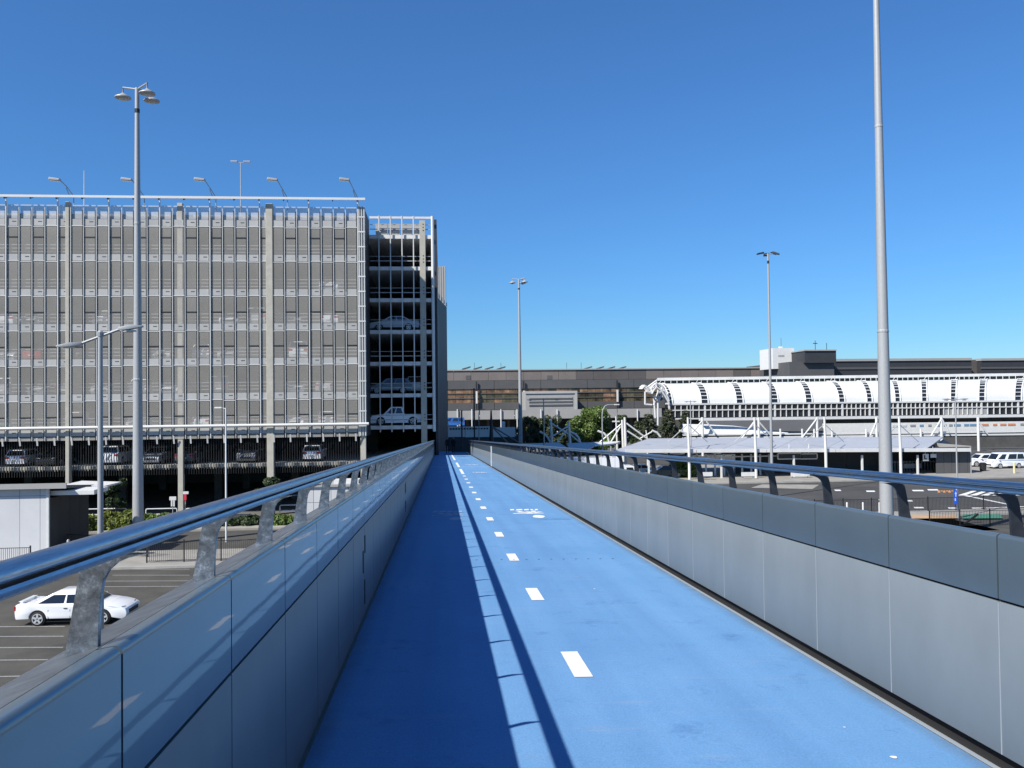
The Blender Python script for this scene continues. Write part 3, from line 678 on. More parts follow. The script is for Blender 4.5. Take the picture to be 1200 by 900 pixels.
    for cx in ax:
        for s in (-1, 1):
            y = s*(W-.12)
            w = MB().tube([(cx, y-.1, wr), (cx, y-.085, wr), (cx, y+.085, wr), (cx, y+.1, wr)], [wr-.03, wr, wr, wr-.03], 20).build('wheel', 'tyre', t, smooth=True, local=True)
            yo = y+s*.101
            MB().tube([(cx, yo, wr), (cx, yo+s*.008, wr)], [wr*.66, wr*.62], 16).build('rim_dish', 'trim', w, local=True)
            b = MB()
            for k in range(5):
                a = 2*math.pi*k/5+.3
                b.bar((cx+math.cos(a)*.03, yo+s*.014, wr+math.sin(a)*.03), (cx+math.cos(a)*wr*.68, yo+s*.014, wr+math.sin(a)*wr*.68), .03, .085)
            for k in range(20):
                a = 2*math.pi*k/20; a2 = 2*math.pi*(k+1)/20
                b.bar((cx+math.cos(a)*wr*.67, yo+s*.012, wr+math.sin(a)*wr*.67), (cx+math.cos(a2)*wr*.67, yo+s*.012, wr+math.sin(a2)*wr*.67), .02, .035)
            b.build('rim', 'rim', w, local=True)
    zl = K['hood']-.2
    for s in (-1, 1):
        MB().prism([(L-.09, s*W*.5, zl-.06), (L-.1, s*W*.8, zl-.04), (L-.26, s*W*.86, zl+.1), (L-.2, s*W*.52, zl+.07)], (.03, 0, .01)).build('headlight', 'headlight', t, local=True)
        zt = K['tail']-.2
        MB().prism([(-L+.05, s*W*.5, zt-.08), (-L+.05, s*W*.86, zt-.1), (-L+.03, s*W*.88, zt+.1), (-L+.03, s*W*.55, zt+.08)], (-.045, 0, 0)).build('taillight', 'taillight', t, local=True)
        MB().box(g3-.55, g3-.38, s*(W-.02), s*(W+.14), K['belt']-.0, K['belt']+.12).build('mirror', paint, t, local=True, bevel=.02 if detail else 0)
    MB().box(L-.03, L+.012, -.5, .5, .42, .58).build('grille', 'trim', t, local=True)
    MB().box(-L-.012, -L+.03, -.24, .24, .5, .61).build('number_plate', 'white_steel', t, local=True)
    if detail and kind == 'sedan':
        MB().box(-L+.1, -L+.3, -.62, .62, K['tail']+.055, K['tail']+.08).build('spoiler', paint, t, local=True, bevel=.008)
        for s in (-1, 1): MB().box(-L+.16, -L+.26, s*.55, s*.6, K['tail']-.03, K['tail']+.058).build('spoiler_leg', paint, t, local=True)
        for s in (-1, 1):
            for x in (-.15, .62): MB().box(x-.1, x+.05, s*(W-.03), s*(W+.012), .76, .79).build('door_handle', 'trim', t, local=True)
            for x in (.02, .98, -.92): MB().box(x-.004, x+.004, s*(W-.1), s*(yw(x, .55)+.0015), .3, .72).build('door_seam', 'trim', t, local=True)
            MB().box(ax[0]+ar, ax[1]-ar, s*(W-.09), s*(W-.025), .185, .2).build('sill_trim', 'trim', t, local=True)
    if kind == 'ute':
        MB().box(-L+.1, g0-.06, -W+.14, W-.14, K['tail']+.001, K['tail']+.03).build('tray_cover', 'trim', t, local=True)
    if kind == 'van':
        MB().box(.3, 1.25, -W-.004, -W+.12, .35, 1.75).build('door_opening', 'trim', t, local=True)
PROTO = {}
def car(kind, colr, x, y, z, rz, label, group=None, name='parked_car', cat='car', detail=True):
    key = (kind, colr, detail)
    if key not in PROTO:
        t = thing(name, label, cat, (x, y, z), rz, group); car_parts(t, CARS[colr], kind, detail); PROTO[key] = t; return t
    t = copy_tree(PROTO[key]); t.name = name; t.location = (x, y, z); t.rotation_euler = (0, 0, rz); t['label'] = label; t['category'] = cat
    if group: t['group'] = group
    elif 'group' in t: del t['group']
    return t
# the white sedan in the open lot
p0 = atY(24, 727, 39.2); p1 = atY(155, 727, 39.2)
c = car('sedan', 'white', (p0.x+p1.x)/2+.1, 39.2, .004, R(-2), 'white sedan with rear spoiler alone in the open lot', None)
# cars behind the screen: nose or tail towards the street
lev = ['first', 'second', 'third', 'fourth', 'fifth', 'sixth']
GC = {5: [(388, 'white')], 4: [(15, 'white'), (42, 'silver'), (125, 'white'), (272, 'white'), (304, 'silver'), (346, 'silver'), (388, 'white')],
      3: [(14, 'white'), (46, 'red'), (195, 'silver'), (240, 'white'), (270, 'silver'), (351, 'white'), (105, 'grey')],
      2: [(10, 'silver'), (49, 'white'), (82, 'grey'), (124, 'silver'), (167, 'white'), (201, 'white'), (262, 'grey'), (347, 'white'), (383, 'silver')],
      1: [(12, 'green'), (99, 'silver'), (163, 'white'), (238, 'white'), (348, 'white'), (384, 'white')],
      0: [(24, 'white'), (62, 'black'), (133, 'white'), (181, 'silver'), (222, 'grey'), (292, 'grey'), (366, 'white')]}
for k, lst in GC.items():
    for i, (px, cc) in enumerate(lst):
        x = atY(px, 400, YF+2).x; kd = ['hatch', 'sedan', 'suv'][(i+k) % 3]
        same = [q for q in lst if q[1] == cc]
        what = 'parking level' if k else 'parking level behind pickets'
        ordn = ['leftmost', 'second', 'third', 'fourth', 'fifth'][same.index((px, cc))]
        lab = f'{cc} car on the {lev[k]} {what}' + ('' if len(same) == 1 else f', {ordn} {cc} one from the left' if ordn != 'leftmost' else f', leftmost {cc} one there')
        car(kd, cc, x, YF+3.0, FL[k]+.001, R(-90 if (i+k) % 2 else 90)+R(rnd.uniform(-3, 3)), lab, 'cars parked in the garage', detail=False)
car('sedan', 'silver', atY(463, 380, YR+2).x, YR+1.6, FL[4], R(178), 'silver sedan side-on in the open end bay, fourth level up', 'cars parked in the garage', detail=False)
car('ute', 'white', atY(466, 480, YR+2).x, YR+1.7, FL[1], R(180), 'white pickup side-on in the open end bay, lowest level with guard rails', 'cars parked in the garage', detail=False)
car('hatch', 'grey', atY(458, 450, YR+2).x, YR+1.8, FL[2], R(180), 'grey hatchback side-on in the open end bay', 'cars parked in the garage', detail=False)
car('suv', 'silver', atY(487, 450, YR+2).x, YR+3.8, FL[2], R(90), 'silver four-wheel drive in the open end bay beside the concrete column', 'cars parked in the garage', detail=False)
# ================================================================== lamp posts
def pole(t, x, y, z0, z1, r0, r1, m='galv', name='pole'):
    n = 6
    return MB().tube([(x, y, z0+(z1-z0)*i/n) for i in range(n+1)], [r0+(r1-r0)*i/n for i in range(n+1)], 14).build(name, m, t, smooth=True)
def mastlight(px, py, Y, label, ztop=None, r0=.19, r1=.075, style='bell', group='tall area-lighting masts', hs=1.0):
    p = atY(px, py, Y); zt = p.z if ztop is None else ztop
    t = thing('lighting_mast', label, 'lamp post', (p.x, Y, 0), 0, group)
    pole(t, p.x, Y, 0, zt, r0, r1)
    MB().lathe([(r0*1.7, 0), (r0*1.7, .04), (r0*1.1, .05)], (p.x, Y, 0), 14).build('base_flange', 'galv', t)
    MB().lathe([(r1*1.25, 0), (r1*1.25, .28)], (p.x, Y, zt-1.0*hs), 10).build('collar', 'trim', t)
    for f_ in (.36, .7):
        rr_ = r0+(r1-r0)*f_; MB().lathe([(rr_*1.06, 0), (rr_*1.06, .10), (rr_*1.0, .16)], (p.x, Y, zt*f_), 14).build('section_joint', 'galv', t)
    MB().box(p.x-r0*.35, p.x+r0*.35, Y-r0*1.0, Y-r0*.8, .6, 1.5).build('access_hatch', 'galv', t)
    if style == 'bell':
        for a in (R(165), R(-35), R(50)):
            d = Vector((math.cos(a), math.sin(a), 0)); c0 = Vector((p.x, Y, zt-.1)); e = c0 + d*.62*hs + Vector((0, 0, .12*hs))
            MB().tube([c0, e, e - Vector((0, 0, .28*hs))], .035*hs, 8).build('arm', 'galv', t)
            h = MB().lathe([(a_*hs, b_*hs) for a_, b_ in ((.05, 0), (.12, -.06), (.30, -.16), (.31, -.2), (.16, -.24))], e - Vector((0, 0, .22*hs)), 14).build('lamp_head', 'galv', t, smooth=True)
            MB().lathe([(.15*hs, 0), (.09*hs, -.05*hs)], e - Vector((0, 0, .462*hs)), 12).build('lens', 'lens', h, smooth=True)
    else:
        for a, tl in ((R(175), .0), (R(15), .05), (R(-30), -.1), (R(80), 0)):
            d = Vector((math.cos(a), math.sin(a), 0)); q = Vector((-d.y, d.x, 0)); c0 = Vector((p.x, Y, zt-.12))
            MB().tube([c0, c0+d*.5+Vector((0, 0, .1))], .03, 6).build('arm', 'galv', t)
            c1 = c0+d*.45+Vector((0, 0, .12+tl))
            MB().prism([c1-q*.24, c1+q*.24, c1+q*.24+d*.62-Vector((0, 0, .12)), c1-q*.24+d*.62-Vector((0, 0, .12))], (0, 0, .14)).build('lamp_head', 'trim', t, bevel=.03)
    return t
mastlight(160.7, 103, 58.8, 'tall tapered mast with three bell lamps, before the mesh facade', r0=.375, r1=.14, hs=1.75)
mastlight(1025.4, -60, 50, 'thick grey mast beside the sunlit parapet, head above the picture', r0=.43, r1=.155, hs=1.9)
mastlight(608, 327, 147, 'tall mast with small lamp cluster beyond the end of the path', r0=.38, r1=.15, hs=1.9)
mastlight(900, 297, 79, 'slim tall mast with flat floodlights before the white vaulted roof', style='flat', r0=.15, r1=.09)
# twin-arm street lamps
def twin(px, py, Y, label, arm=1.0, r0=.1, r1=.06, rot=0.0, hs=1.0, lift=.12):
    p = atY(px, py, Y); t = thing('street_lamp', label, 'lamp post', (p.x, Y, 0), 0, 'twin-arm street lamps')
    pole(t, p.x, Y, 0, p.z, r0, r1)
    MB().lathe([(r1*1.2, 0), (r1*1.35, .12), (r1*.7, .17)], (p.x, Y, p.z-.08), 10).build('cap', 'galv', t)
    for s in (1, -1):
        d = Vector((math.cos(rot)*s, math.sin(rot)*s, 0)); q = Vector((-d.y, d.x, 0))
        dzv = lift*s*(1 if rot else 0) + .06
        c0 = Vector((p.x, Y, p.z-.08)); c1 = c0 + d*arm*.55 + Vector((0, 0, lift*s if rot else lift*.5))
        MB().tube([c0, c1], r1*.6, 8).build('arm', 'galv', t)
        L = .62*hs; e = c1 - d*.06; f = c1 + d*L + Vector((0, 0, (lift*s if rot else lift)*.35))
        w = .13*hs
        h = MB().add([e-q*.05+Vector((0,0,.05)), e+q*.05+Vector((0,0,.05)), e+q*.05-Vector((0,0,.04)), e-q*.05-Vector((0,0,.04)),
                  e.lerp(f,.45)-q*w+Vector((0,0,.07)), e.lerp(f,.45)+q*w+Vector((0,0,.07)), e.lerp(f,.45)+q*w-Vector((0,0,.05)), e.lerp(f,.45)-q*w-Vector((0,0,.05)),
                  f-q*w*.6+Vector((0,0,.03)), f+q*w*.6+Vector((0,0,.03)), f+q*w*.6-Vector((0,0,.02)), f-q*w*.6-Vector((0,0,.02))],
                 [(0,1,2,3),(8,11,10,9),(0,4,5,1),(1,5,6,2),(2,6,7,3),(3,7,4,0),(4,8,9,5),(5,9,10,6),(6,10,11,7),(7,11,8,4)]).build('lamp_head', 'galv', t, smooth=True, bevel=.015)
        m0 = e.lerp(f, .3)-Vector((0,0,.052))
        MB().prism([m0-q*w*.6, m0+q*w*.6, m0+q*w*.6+d*L*.45, m0-q*w*.6+d*L*.45], (0, 0, -.05)).build('lens', 'lens', h, bevel=.015)
    return t
twin(117.5, 391, 25, 'grey street lamp with two sloping arms in front of the mesh facade', 1.0, .10, .065, R(6), 1.0, .22)
twin(637, 468, 95, 'thin street lamp with two level arms beside the round trees', 2.2, .09, .06, 0, 1.2, .05)
twin(809, 470, 100, 'thin short-armed street lamp in front of the white vault', .6, .08, .06, 0, .7, .02)
twin(1119.5, 467, 62, 'thin street lamp with level arms carrying a blue sign', .9, .065, .045, 0, .9, .04)
def hook(px, py, Y, label, d, m='galv', reach=1.4, r=.07):
    p = atY(px, py, Y); t = thing('street_lamp', label, 'lamp post', (p.x, Y, 0), 0, 'hooked street lamps')
    z = p.z; pts = [(p.x, Y, 0), (p.x, Y, z-1.2)] + [(p.x+d*reach*.45*(1-math.cos(a)), Y, z-1.2+1.2*math.sin(a)) for a in (R(30), R(60), R(85))] + [(p.x+d*reach, Y, z+.02)]
    MB().tube(pts, [r*1.2]+[r]*3+[r*.7]*(len(pts)-4), 8).build('pole', m, t, smooth=True)
    MB().box(p.x+d*reach-.1, p.x+d*(reach+.55), Y-.12, Y+.12, z-.05, z+.08).build('lamp_head', 'white_steel', t, bevel=.03)
hook(705.5, 474.5, 100, 'pale hooked street lamp standing before the round tree', 1, reach=1.6)
hook(561, 480, 135, 'hooked street lamp before the white ramp wall', 1, reach=.5)
p = atY(264.5, 478, 60)
t = thing('street_lamp', 'slim white street lamp before the dark ground floor of the garage', 'lamp post', (p.x, 60, 0), 0)
pole(t, p.x, 60, 0, p.z, .07, .05, 'white_steel')
MB().tube([(p.x, 60, p.z-.05), (p.x-.35, 60, p.z+.0)], .03, 6).build('arm', 'white_steel', t)
MB().box(p.x-.75, p.x-.25, 59.88, 60.12, p.z-.04, p.z+.07).build('lamp_head', 'white_steel', t, bevel=.03)
# ================================================================== TERMINAL SIDE
# ---- long brown terminal far behind
YT = 225.0
def xz(px, py, Y): q = atY(px, py, Y); return q.x, q.z
term = thing('terminal_building', 'long brown-grey terminal with bronze window strip across the background', 'building', (60, YT, 0))
xa = atY(470, 440, YT).x; xb = atY(910, 440, YT).x
zt, z1, z2, z3, z4, z5 = [atY(600, y, YT).z for y in (434, 445.5, 455.5, 471.5, 480, 500)]
MB().box(xa, xb, YT+1.0, YT+30, 0, zt-.3).build('core', 'interior', term)
px = 470; i = 0
while px < 905:
    w = 20.5; x0, x1 = atY(px, 440, YT).x, atY(px+w, 440, YT).x
    m = 'taupe2' if (676 <= px+5 < 760 or 850 < px < 868) else ('taupe' if i % 7 else 'taupe2' if px > 800 else 'taupe')
    MB().box(x0+.03, x1-.03, YT, YT+.9, z1, zt).build('cladding_panel', m, term); px += w; i += 1
MB().box(xa, xb, YT-.3, YT+1.2, zt, zt+.3).build('parapet_cap', 'blockgrey', term)
px = 470
while px < 900:
    w = 54.5; x0, x1 = atY(px, 450, YT).x, atY(px+w, 450, YT).x
    MB().box(x0+.05, x1-.05, YT-.35, YT+.9, z2, z1-.06).build('fascia_panel', 'greyclad', term)
    MB().box(x0+.05, x1-.05, YT-.35, YT+.9, z4, z3).build('fascia_panel', 'greyclad', term)
    px += w
# window strip: panes, transoms, columns
px = 470.0; i = 0; rr = random.Random(3)
while px < 770:
    w = 9.1; x0, x1 = atY(px, 463, YT).x, atY(px+w, 463, YT).x
    for j, (f0, f1) in enumerate(((.0, .31), (.33, .66), (.69, 1.0))):
        brown = (px < 556) or (j == 2 and rr.random() < .7) or (704 < px < 722) or rr.random() < .12
        MB().box(x0+.04, x1-.04, YT-.1, YT+.6, z3+(z2-z3)*f0, z3+(z2-z3)*f1).build('window_pane', 'brownglass' if brown else 'oliveglass', term)
    px += w
for f in (.32, .675): MB().box(xa, xb, YT-.3, YT-.102, z3+(z2-z3)*f-.12, z3+(z2-z3)*f+.12).build('transom', 'greyclad', term)
for px in (558.5, 614, 723.5, 780):
    x = atY(px, 463, YT-1).x
    MB().box(x-.22, x+.22, YT-1.3, YT-.9, z3-.2, z2-.6).build('column', 'white_steel', term)
    MB().box(x-.16, x+.16, YT-1.0, YT-.72, z5, z1-.3).build('downpipe', 'trim', term)
for (x0, x1) in ((546, 551.5), (641, 647)):
    a, b_ = atY(x0, 440, YT).x, atY(x1, 440, YT).x
    MB().box(a, b_, YT-.06, YT-.002, atY(x0, 445, YT).z, atY(x0, 440, YT).z).build('vent', 'greyclad', term)
for x0 in (541.5, 555, 568.5, 582.5, 684, 698, 711, 724):
    a = atY(x0, 433, YT+2); b_ = atY(x0+10, 430.5, YT+2)
    MB().prism([(a.x, YT+2, a.z-.1), (b_.x, YT+2, b_.z), (b_.x, YT+2, b_.z+.35), (a.x, YT+2, a.z+.25)], (0, 3, 0)).build('roof_skylight', 'greyclad', term)
for px in (556, 587, 664, 681):
    p = atY(px, 425, YT+3); MB().tube([(p.x, YT+3, zt), (p.x, YT+3, p.z)], .05, 5).build('antenna', 'trim', term)
# light grey plant block standing in front of the strip
YP = 214.0
blk = thing('plant_block', 'light grey louvred block in front of the bronze window strip', 'building', (40, YP, 0))
a, b_ = atY(616, 470, YP), atY(676, 470, YP); zt_, zb_ = atY(640, 458.5, YP).z, atY(640, 489, YP).z
MB().box(a.x, b_.x, YP, YP+10, zb_-4, zt_).build('wall', 'blockgrey', blk)
MB().box(a.x-.1, b_.x+.1, YP-.25, YP-.002, zt_-.6, zt_+.05).build('cap', 'spandrel', blk)
MB().box(b_.x-.5, b_.x+.1, YP-.26, YP-.003, zb_, zt_-.62).build('edge_post', 'spandrel', blk)
a2, b2 = atY(620, 466, YP).x, atY(671, 466, YP).x
for k in range(6):
    z = zt_-1.5-k*.42; MB().box(a2, b2, YP-.12, YP-.004, z-.3, z).build('louvre', 'greyclad' if k % 2 else 'blockgrey', blk)
# ---- elevated road in front of it
YV = 190.0
via = thing('elevated_road', 'pale elevated roadway on columns in front of the brown terminal', 'viaduct', (50, YV, 0))
a, b_ = atY(480, 484, YV).x, atY(775, 484, YV).x; zu, zd = atY(600, 480.5, YV).z, atY(600, 489, YV).z
MB().box(a, b_, YV, YV+14, zd-.5, zd+.3).build('road_slab', 'slab', via)
x = a; 
while x < b_-1:
    MB().box(x+.03, min(x+7.9, b_), YV-.3, YV-.05, zd-.4, zu).build('parapet_panel', 'blockgrey', via); x += 8
for px in (536, 553, 587, 606, 634, 653, 747):
    p = atY(px, 479.5, YV-.6); MB().tube([(p.x, YV-.6, zd-6), (p.x, YV-.6, p.z)], .13, 6).build('light_post', 'white_steel', via)
for px in range(500, 780, 24):
    x = atY(px, 490, YV+4).x; MB().box(x-.3, x+.3, YV+4, YV+4.6, 0, zd-.52).build('column', 'interior', via)
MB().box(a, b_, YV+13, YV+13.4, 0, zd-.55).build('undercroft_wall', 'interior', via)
car('van', 'blue', atY(531, 495, YV+2).x, YV-5, atY(531, 500, YV-5).z, R(180), 'blue van under the elevated road at the far end of the path', name='parked_van', cat='van', detail=False)
# white ramp wall
YW = 150.0
rmp = thing('ramp_wall', 'bright white ramp wall at the far end of the path', 'wall', (10, YW, 0))
for (p0, p1, ya, yb) in ((515, 545, 500, 512), (545.4, 575, 500, 512), (575.4, 604, 501, 512)):
    A, B = atY(p0, ya, YW), atY(p1, yb, YW); MB().box(A.x, B.x, YW, YW+.4, B.z, A.z).build('wall_panel', 'white_steel', rmp)
A, B = atY(515, 512, YW), atY(612, 524, YW); MB().box(A.x, B.x, YW+.1, YW+6, 0, A.z-.02).build('base', 'darkclad', rmp)
for i in range(14):
    x = atY(527+i*3.3, 503, YW).x; MB().box(x, x+.35, YW-.03, YW-.002, atY(530, 503.6, YW).z, atY(530, 501.8, YW).z).build('slot', 'darkclad', rmp)
A = atY(590, 499, YW+1); MB().lathe([(.35, 0), (.35, 1.0), (.2, 1.1)], (A.x, YW+1.5, A.z-.3), 10).build('roof_vent', 'white_steel', rmp)
# posts with the garage shadow put into their colour, and stays, by the path end
YD = 112.0
for px, ytop, r, lb in ((541, 481, .1, 'thin dark post before the white ramp wall, nearest the garage'), (555.5, 455, .1, 'tall thin dark post before the white ramp wall'), (575.5, 481, .28, 'thick dark post with slanted stays before the white ramp wall')):
    p = atY(px, ytop, YD); t = thing('dark_post', lb, 'post', (p.x, YD, 0))
    MB().tube([(p.x, YD, 0), (p.x, YD, p.z-3.5), (p.x, YD, p.z)], [r, r, r*.35 if r > .2 else r], 8).build('shaft', 'darkclad', t)
    MB().lathe([(r*1.6, 0), (r*1.6, .1)], (p.x, YD, 0), 8).build('base_plate', 'darkclad', t)
    if r > .2:
        for (ex, ey) in ((595, 519), (612, 521)):
            q = atY(ex, ey, YD); s0 = atY(577, 499, YD); MB().tube([(p.x, YD, s0.z), (q.x, YD, q.z), (q.x+1.2, YD, 0)], .1, 6).build('stay', 'taupe', t)
# ---- dark volumes on the terminal roof (right)
def blockthing(name, label, parts, loc):
    t = thing(name, label, 'building', loc)
    for (n_, p0, p1, ya, yb, Y, dp, m) in parts:
        A, B = atY(p0, ya, Y), atY(p1, yb, Y); MB().box(A.x, B.x, Y, Y+dp, B.z, A.z).build(n_, m, t)
    return t
t = blockthing('rooftop_hall', 'long charcoal upper storey above the white vaulted roof', [
    ('wall', 978, 1139, 421.5, 445, 212, 24, 'darkclad'), ('wall', 1150, 1260, 421, 445, 214, 22, 'darkclad'), ('recess', 1138.8, 1150.2, 421.8, 445, 216, 18, 'taupe2'),
    ('wall', 925, 977.8, 424, 445, 205, 30, 'greyclad'), ('coping', 978, 1139, 420.6, 422.2, 211.7, 24.4, 'blockgrey'), ('coping', 1150, 1262, 420, 421.8, 213.7, 22, 'blockgrey'),
    ('string_course', 978, 1139, 430.5, 431.6, 211.8, .3, 'greyclad'), ('string_course', 1150, 1262, 430.2, 431.3, 213.8, .3, 'greyclad'), ('window_slot', 1060, 1130, 447, 440, 211.9, .2, 'trim')], (90, 212, 0))
blockthing('plant_room', 'small charcoal box with aerials on the terminal roof', [('wall', 943, 980, 410.8, 425, 204, 10, 'darkclad'), ('coping', 942.6, 980.4, 409.8, 411, 203.7, 10.6, 'blockgrey'),
    ('aerial', 955.2, 955.8, 399, 410, 206, .15, 'trim'), ('aerial', 953, 958, 402, 402.8, 206.2, .15, 'trim'), ('aerial', 968.6, 969.1, 402, 410, 206, .15, 'trim')], (72, 204, 0))
t = blockthing('white_roof_box', 'bright white cube on the terminal roof beside the slim mast', [('wall', 905.5, 931, 408, 432, 212, 9, 'white_steel'), ('lamp', 914, 917, 406, 408.2, 213, 1, 'white_steel'), ('aerial', 915.2, 915.6, 396, 407, 216, .1, 'trim')], (62, 212, 0))
A, B = atY(912, 416, 212), atY(919, 418, 212)
MB().box(A.x, B.x, 211.96, 211.998, B.z, A.z).build('emblem', 'blockgrey', t)
# ---- white vaulted hall
YH, YH2 = 150.0, 158.0
vault = thing('vaulted_hall', 'white vaulted terminal hall with slotted ribs and two-row glazing', 'building', (80, YH, 0))
ribs_b = [784, 826, 867, 908, 948, 987, 1019, 1052, 1083, 1117, 1150, 1193, 1232, 1272]
ribs_t = [772, 815, 857, 897, 937, 972.5, 1008, 1046, 1082.4, 1119, 1153, 1198, 1241, 1284]
def ye(px): return 473.2 - (px-784)*.0098
def yt(px): return 449.5 - (px-784)*.0135
RB = [atY(b, ye(b), YH) for b in ribs_b]; RT = [atY(t, yt(t), YH2) for t in ribs_t]
def vpt(f, s, out=0.0):
    """f: position along the ribs (fractional index), s: 0 eave .. 1 ridge"""
    i = min(int(f), len(RB)-2); u = f-i
    B = RB[i].lerp(RB[i+1], u); T = RT[i].lerp(RT[i+1], u); a = s*math.pi/2
    c = 1-math.cos(a); p = Vector((B.x+(T.x-B.x)*c, B.y+(T.y-B.y)*c, B.z+(T.z-B.z)*math.sin(a)))
    if out: p = p + Vector((0, -math.cos(a), math.sin(a)))*out
    return p
for i in range(len(RB)-1):
    w = .10; f0, f1 = i+w, i+1-w; b = MB(); nu, ns = 4, 8
    for th in (0, -.25):
        for j in range(ns+1):
            for k in range(nu+1): b.v.append(vpt(f0+(f1-f0)*k/nu, j/ns, th))
    n1 = (nu+1)*(ns+1)
    for j in range(ns):
        for k in range(nu):
            q = j*(nu+1)+k; b.f.append((q, q+1, q+nu+2, q+nu+1)); b.f.append((n1+q, n1+q+nu+1, n1+q+nu+2, n1+q+1))
    for k in range(nu):
        for q in (k, ns*(nu+1)+k): b.f.append((q, q+1, n1+q+1, n1+q))
    for j in range(ns):
        for q in (j*(nu+1), j*(nu+1)+nu): b.f.append((q, q+nu+1, n1+q+nu+1, n1+q))
    b.build('roof_panel', 'white_roof', vault, smooth=True)
for i in range(len(RB)):
    lo_, hi_ = max(i-.10, 0), min(i+.10, len(RB)-1-1e-6)
    # ladder rib: two side rails, rungs, dark glass behind
    for f in (lo_, hi_):
        MB().tube([vpt(f, j/10, .06) for j in range(11)], .13, 6).build('rib_rail', 'white_steel', vault)
    b = MB()
    for j in range(10):
        b.add([vpt(lo_, j/10, -.12), vpt(hi_, j/10, -.12), vpt(hi_, (j+1)/10, -.12), vpt(lo_, (j+1)/10, -.12)], [(0, 1, 2, 3)])
    b.build('rib_glass', 'darkglass', vault)
    for j in range(1, 9):
        MB().tube([vpt(lo_, j/8.5, .02), vpt(hi_, j/8.5, .02)], .1, 5).build('rib_rung', 'white_steel', vault)
# ridge beam, eave, glazing with mullions, per bay
for i in range(len(RB)-1):
    T0, T1, B0, B1 = RT[i], RT[i+1], RB[i], RB[i+1]
    def strip(name, P, Q, za, zb, dy, m, d=.3):
        return MB().add([(P.x, P.y+dy, za[0]), (Q.x, Q.y+dy, za[1]), (Q.x, Q.y+dy, zb[1]), (P.x, P.y+dy, zb[0]), (P.x, P.y+dy+d, za[0]), (Q.x, Q.y+dy+d, za[1]), (Q.x, Q.y+dy+d, zb[1]), (P.x, P.y+dy+d, zb[0])],
                 [(0,1,2,3),(7,6,5,4),(0,4,5,1),(3,2,6,7),(0,3,7,4),(1,5,6,2)]).build(name, m, vault)
    strip('clerestory_glass', T0, T1, (T0.z-.1, T1.z-.1), (T0.z+.62, T1.z+.62), .6, 'darkglass', .1)
    strip('ridge_beam', T0, T1, (T0.z+.6, T1.z+.6), (T0.z+1.15, T1.z+1.15), .1, 'white_steel', 1.0)
    for k in range(6):
        f = k/6; x = T0.x+(T1.x-T0.x)*f; z = T0.z+(T1.z-T0.z)*f; y = T0.y+(T1.y-T0.y)*f
        MB().bar((x, y+.1, z-.1), (x+(.5 if k == 0 else 0), y+.1, z+.62), .09, .09).build('clerestory_mullion', 'white_steel', vault)
    zl = lambda P, h: P.z-h
    strip('eave_beam', B0, B1, (B0.z-.25, B1.z-.25), (B0.z+.05, B1.z+.05), -.15, 'white_steel', .5)
    strip('upper_glass', B0, B1, (B0.z-1.13, B1.z-1.13), (B0.z-.24, B1.z-.24), .2, 'darkglass', .1)
    strip('mid_rail', B0, B1, (B0.z-1.31, B1.z-1.31), (B0.z-1.12, B1.z-1.12), -.1, 'white_steel', .25)
    strip('lower_glass', B0, B1, (B0.z-2.7, B1.z-2.7), (B0.z-1.3, B1.z-1.3), .2, 'darkglass', .1)
    strip('sill_beam', B0, B1, (B0.z-2.92, B1.z-2.92), (B0.z-2.68, B1.z-2.68), -.1, 'white_steel', .4)
    for k in range(6):
        f = k/6; P = B0.lerp(B1, f); w = .16 if k == 0 else .06
        MB().box(P.x-w, P.x+w, P.y-.08, P.y+.12, P.z-2.6, P.z-.3).build('mullion', 'white_steel', vault)
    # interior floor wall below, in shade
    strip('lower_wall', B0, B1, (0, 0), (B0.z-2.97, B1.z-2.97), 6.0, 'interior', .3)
for (p0, p1) in ((1107, 1158),):      # pale blinds in some panes
    A, B = atY(p0, 479, YH+.05), atY(p1, 489.5, YH+.05)
    MB().box(A.x, B.x, YH+.08, YH+.12, B.z, A.z).build('blind', 'blockgrey', vault)
# scrolled truss at the open end
def tubepx(name, pts, Y, r, parent, m='white_steel', dy=0):
    return MB().tube([atY(x, y, Y+(i*dy)) for i, (x, y) in enumerate(pts)], r, 6).build(name, m, parent)
for Y in (YH-.5, YH+1.2, YH+2.9):
    d = (Y-YH)*.8
    tubepx('truss_chord', [(784-d, 473), (779-d, 464), (774-d, 457), (769-d, 453.5), (766-d, 457), (763.5-d, 461.5), (760.5-d, 459.5), (758-d, 455.5), (754.5-d, 453), (751.5-d, 456)], Y, .16, vault)
    tubepx('truss_chord', [(784-d, 470), (780-d, 460), (775-d, 452), (769-d, 449), (765-d, 452), (762-d, 457), (759.5-d, 454), (755-d, 451.5), (752-d, 454)], Y, .13, vault)
for (x0, y0, x1, y1) in ((769, 445.5, 769, 453), (770, 445.5, 757, 455), (766, 463, 768, 490), (771, 457, 771, 500), (756, 459, 756, 474), (756, 474, 764, 474.5), (756, 459, 763, 459), (771, 460, 766, 475), (771.5, 470, 778, 458), (764, 452, 764, 462), (776, 453, 774, 462), (780, 473, 784, 474)):
    tubepx('truss_strut', [(x0, y0), (x1, y1)], YH+.6, .17, vault)
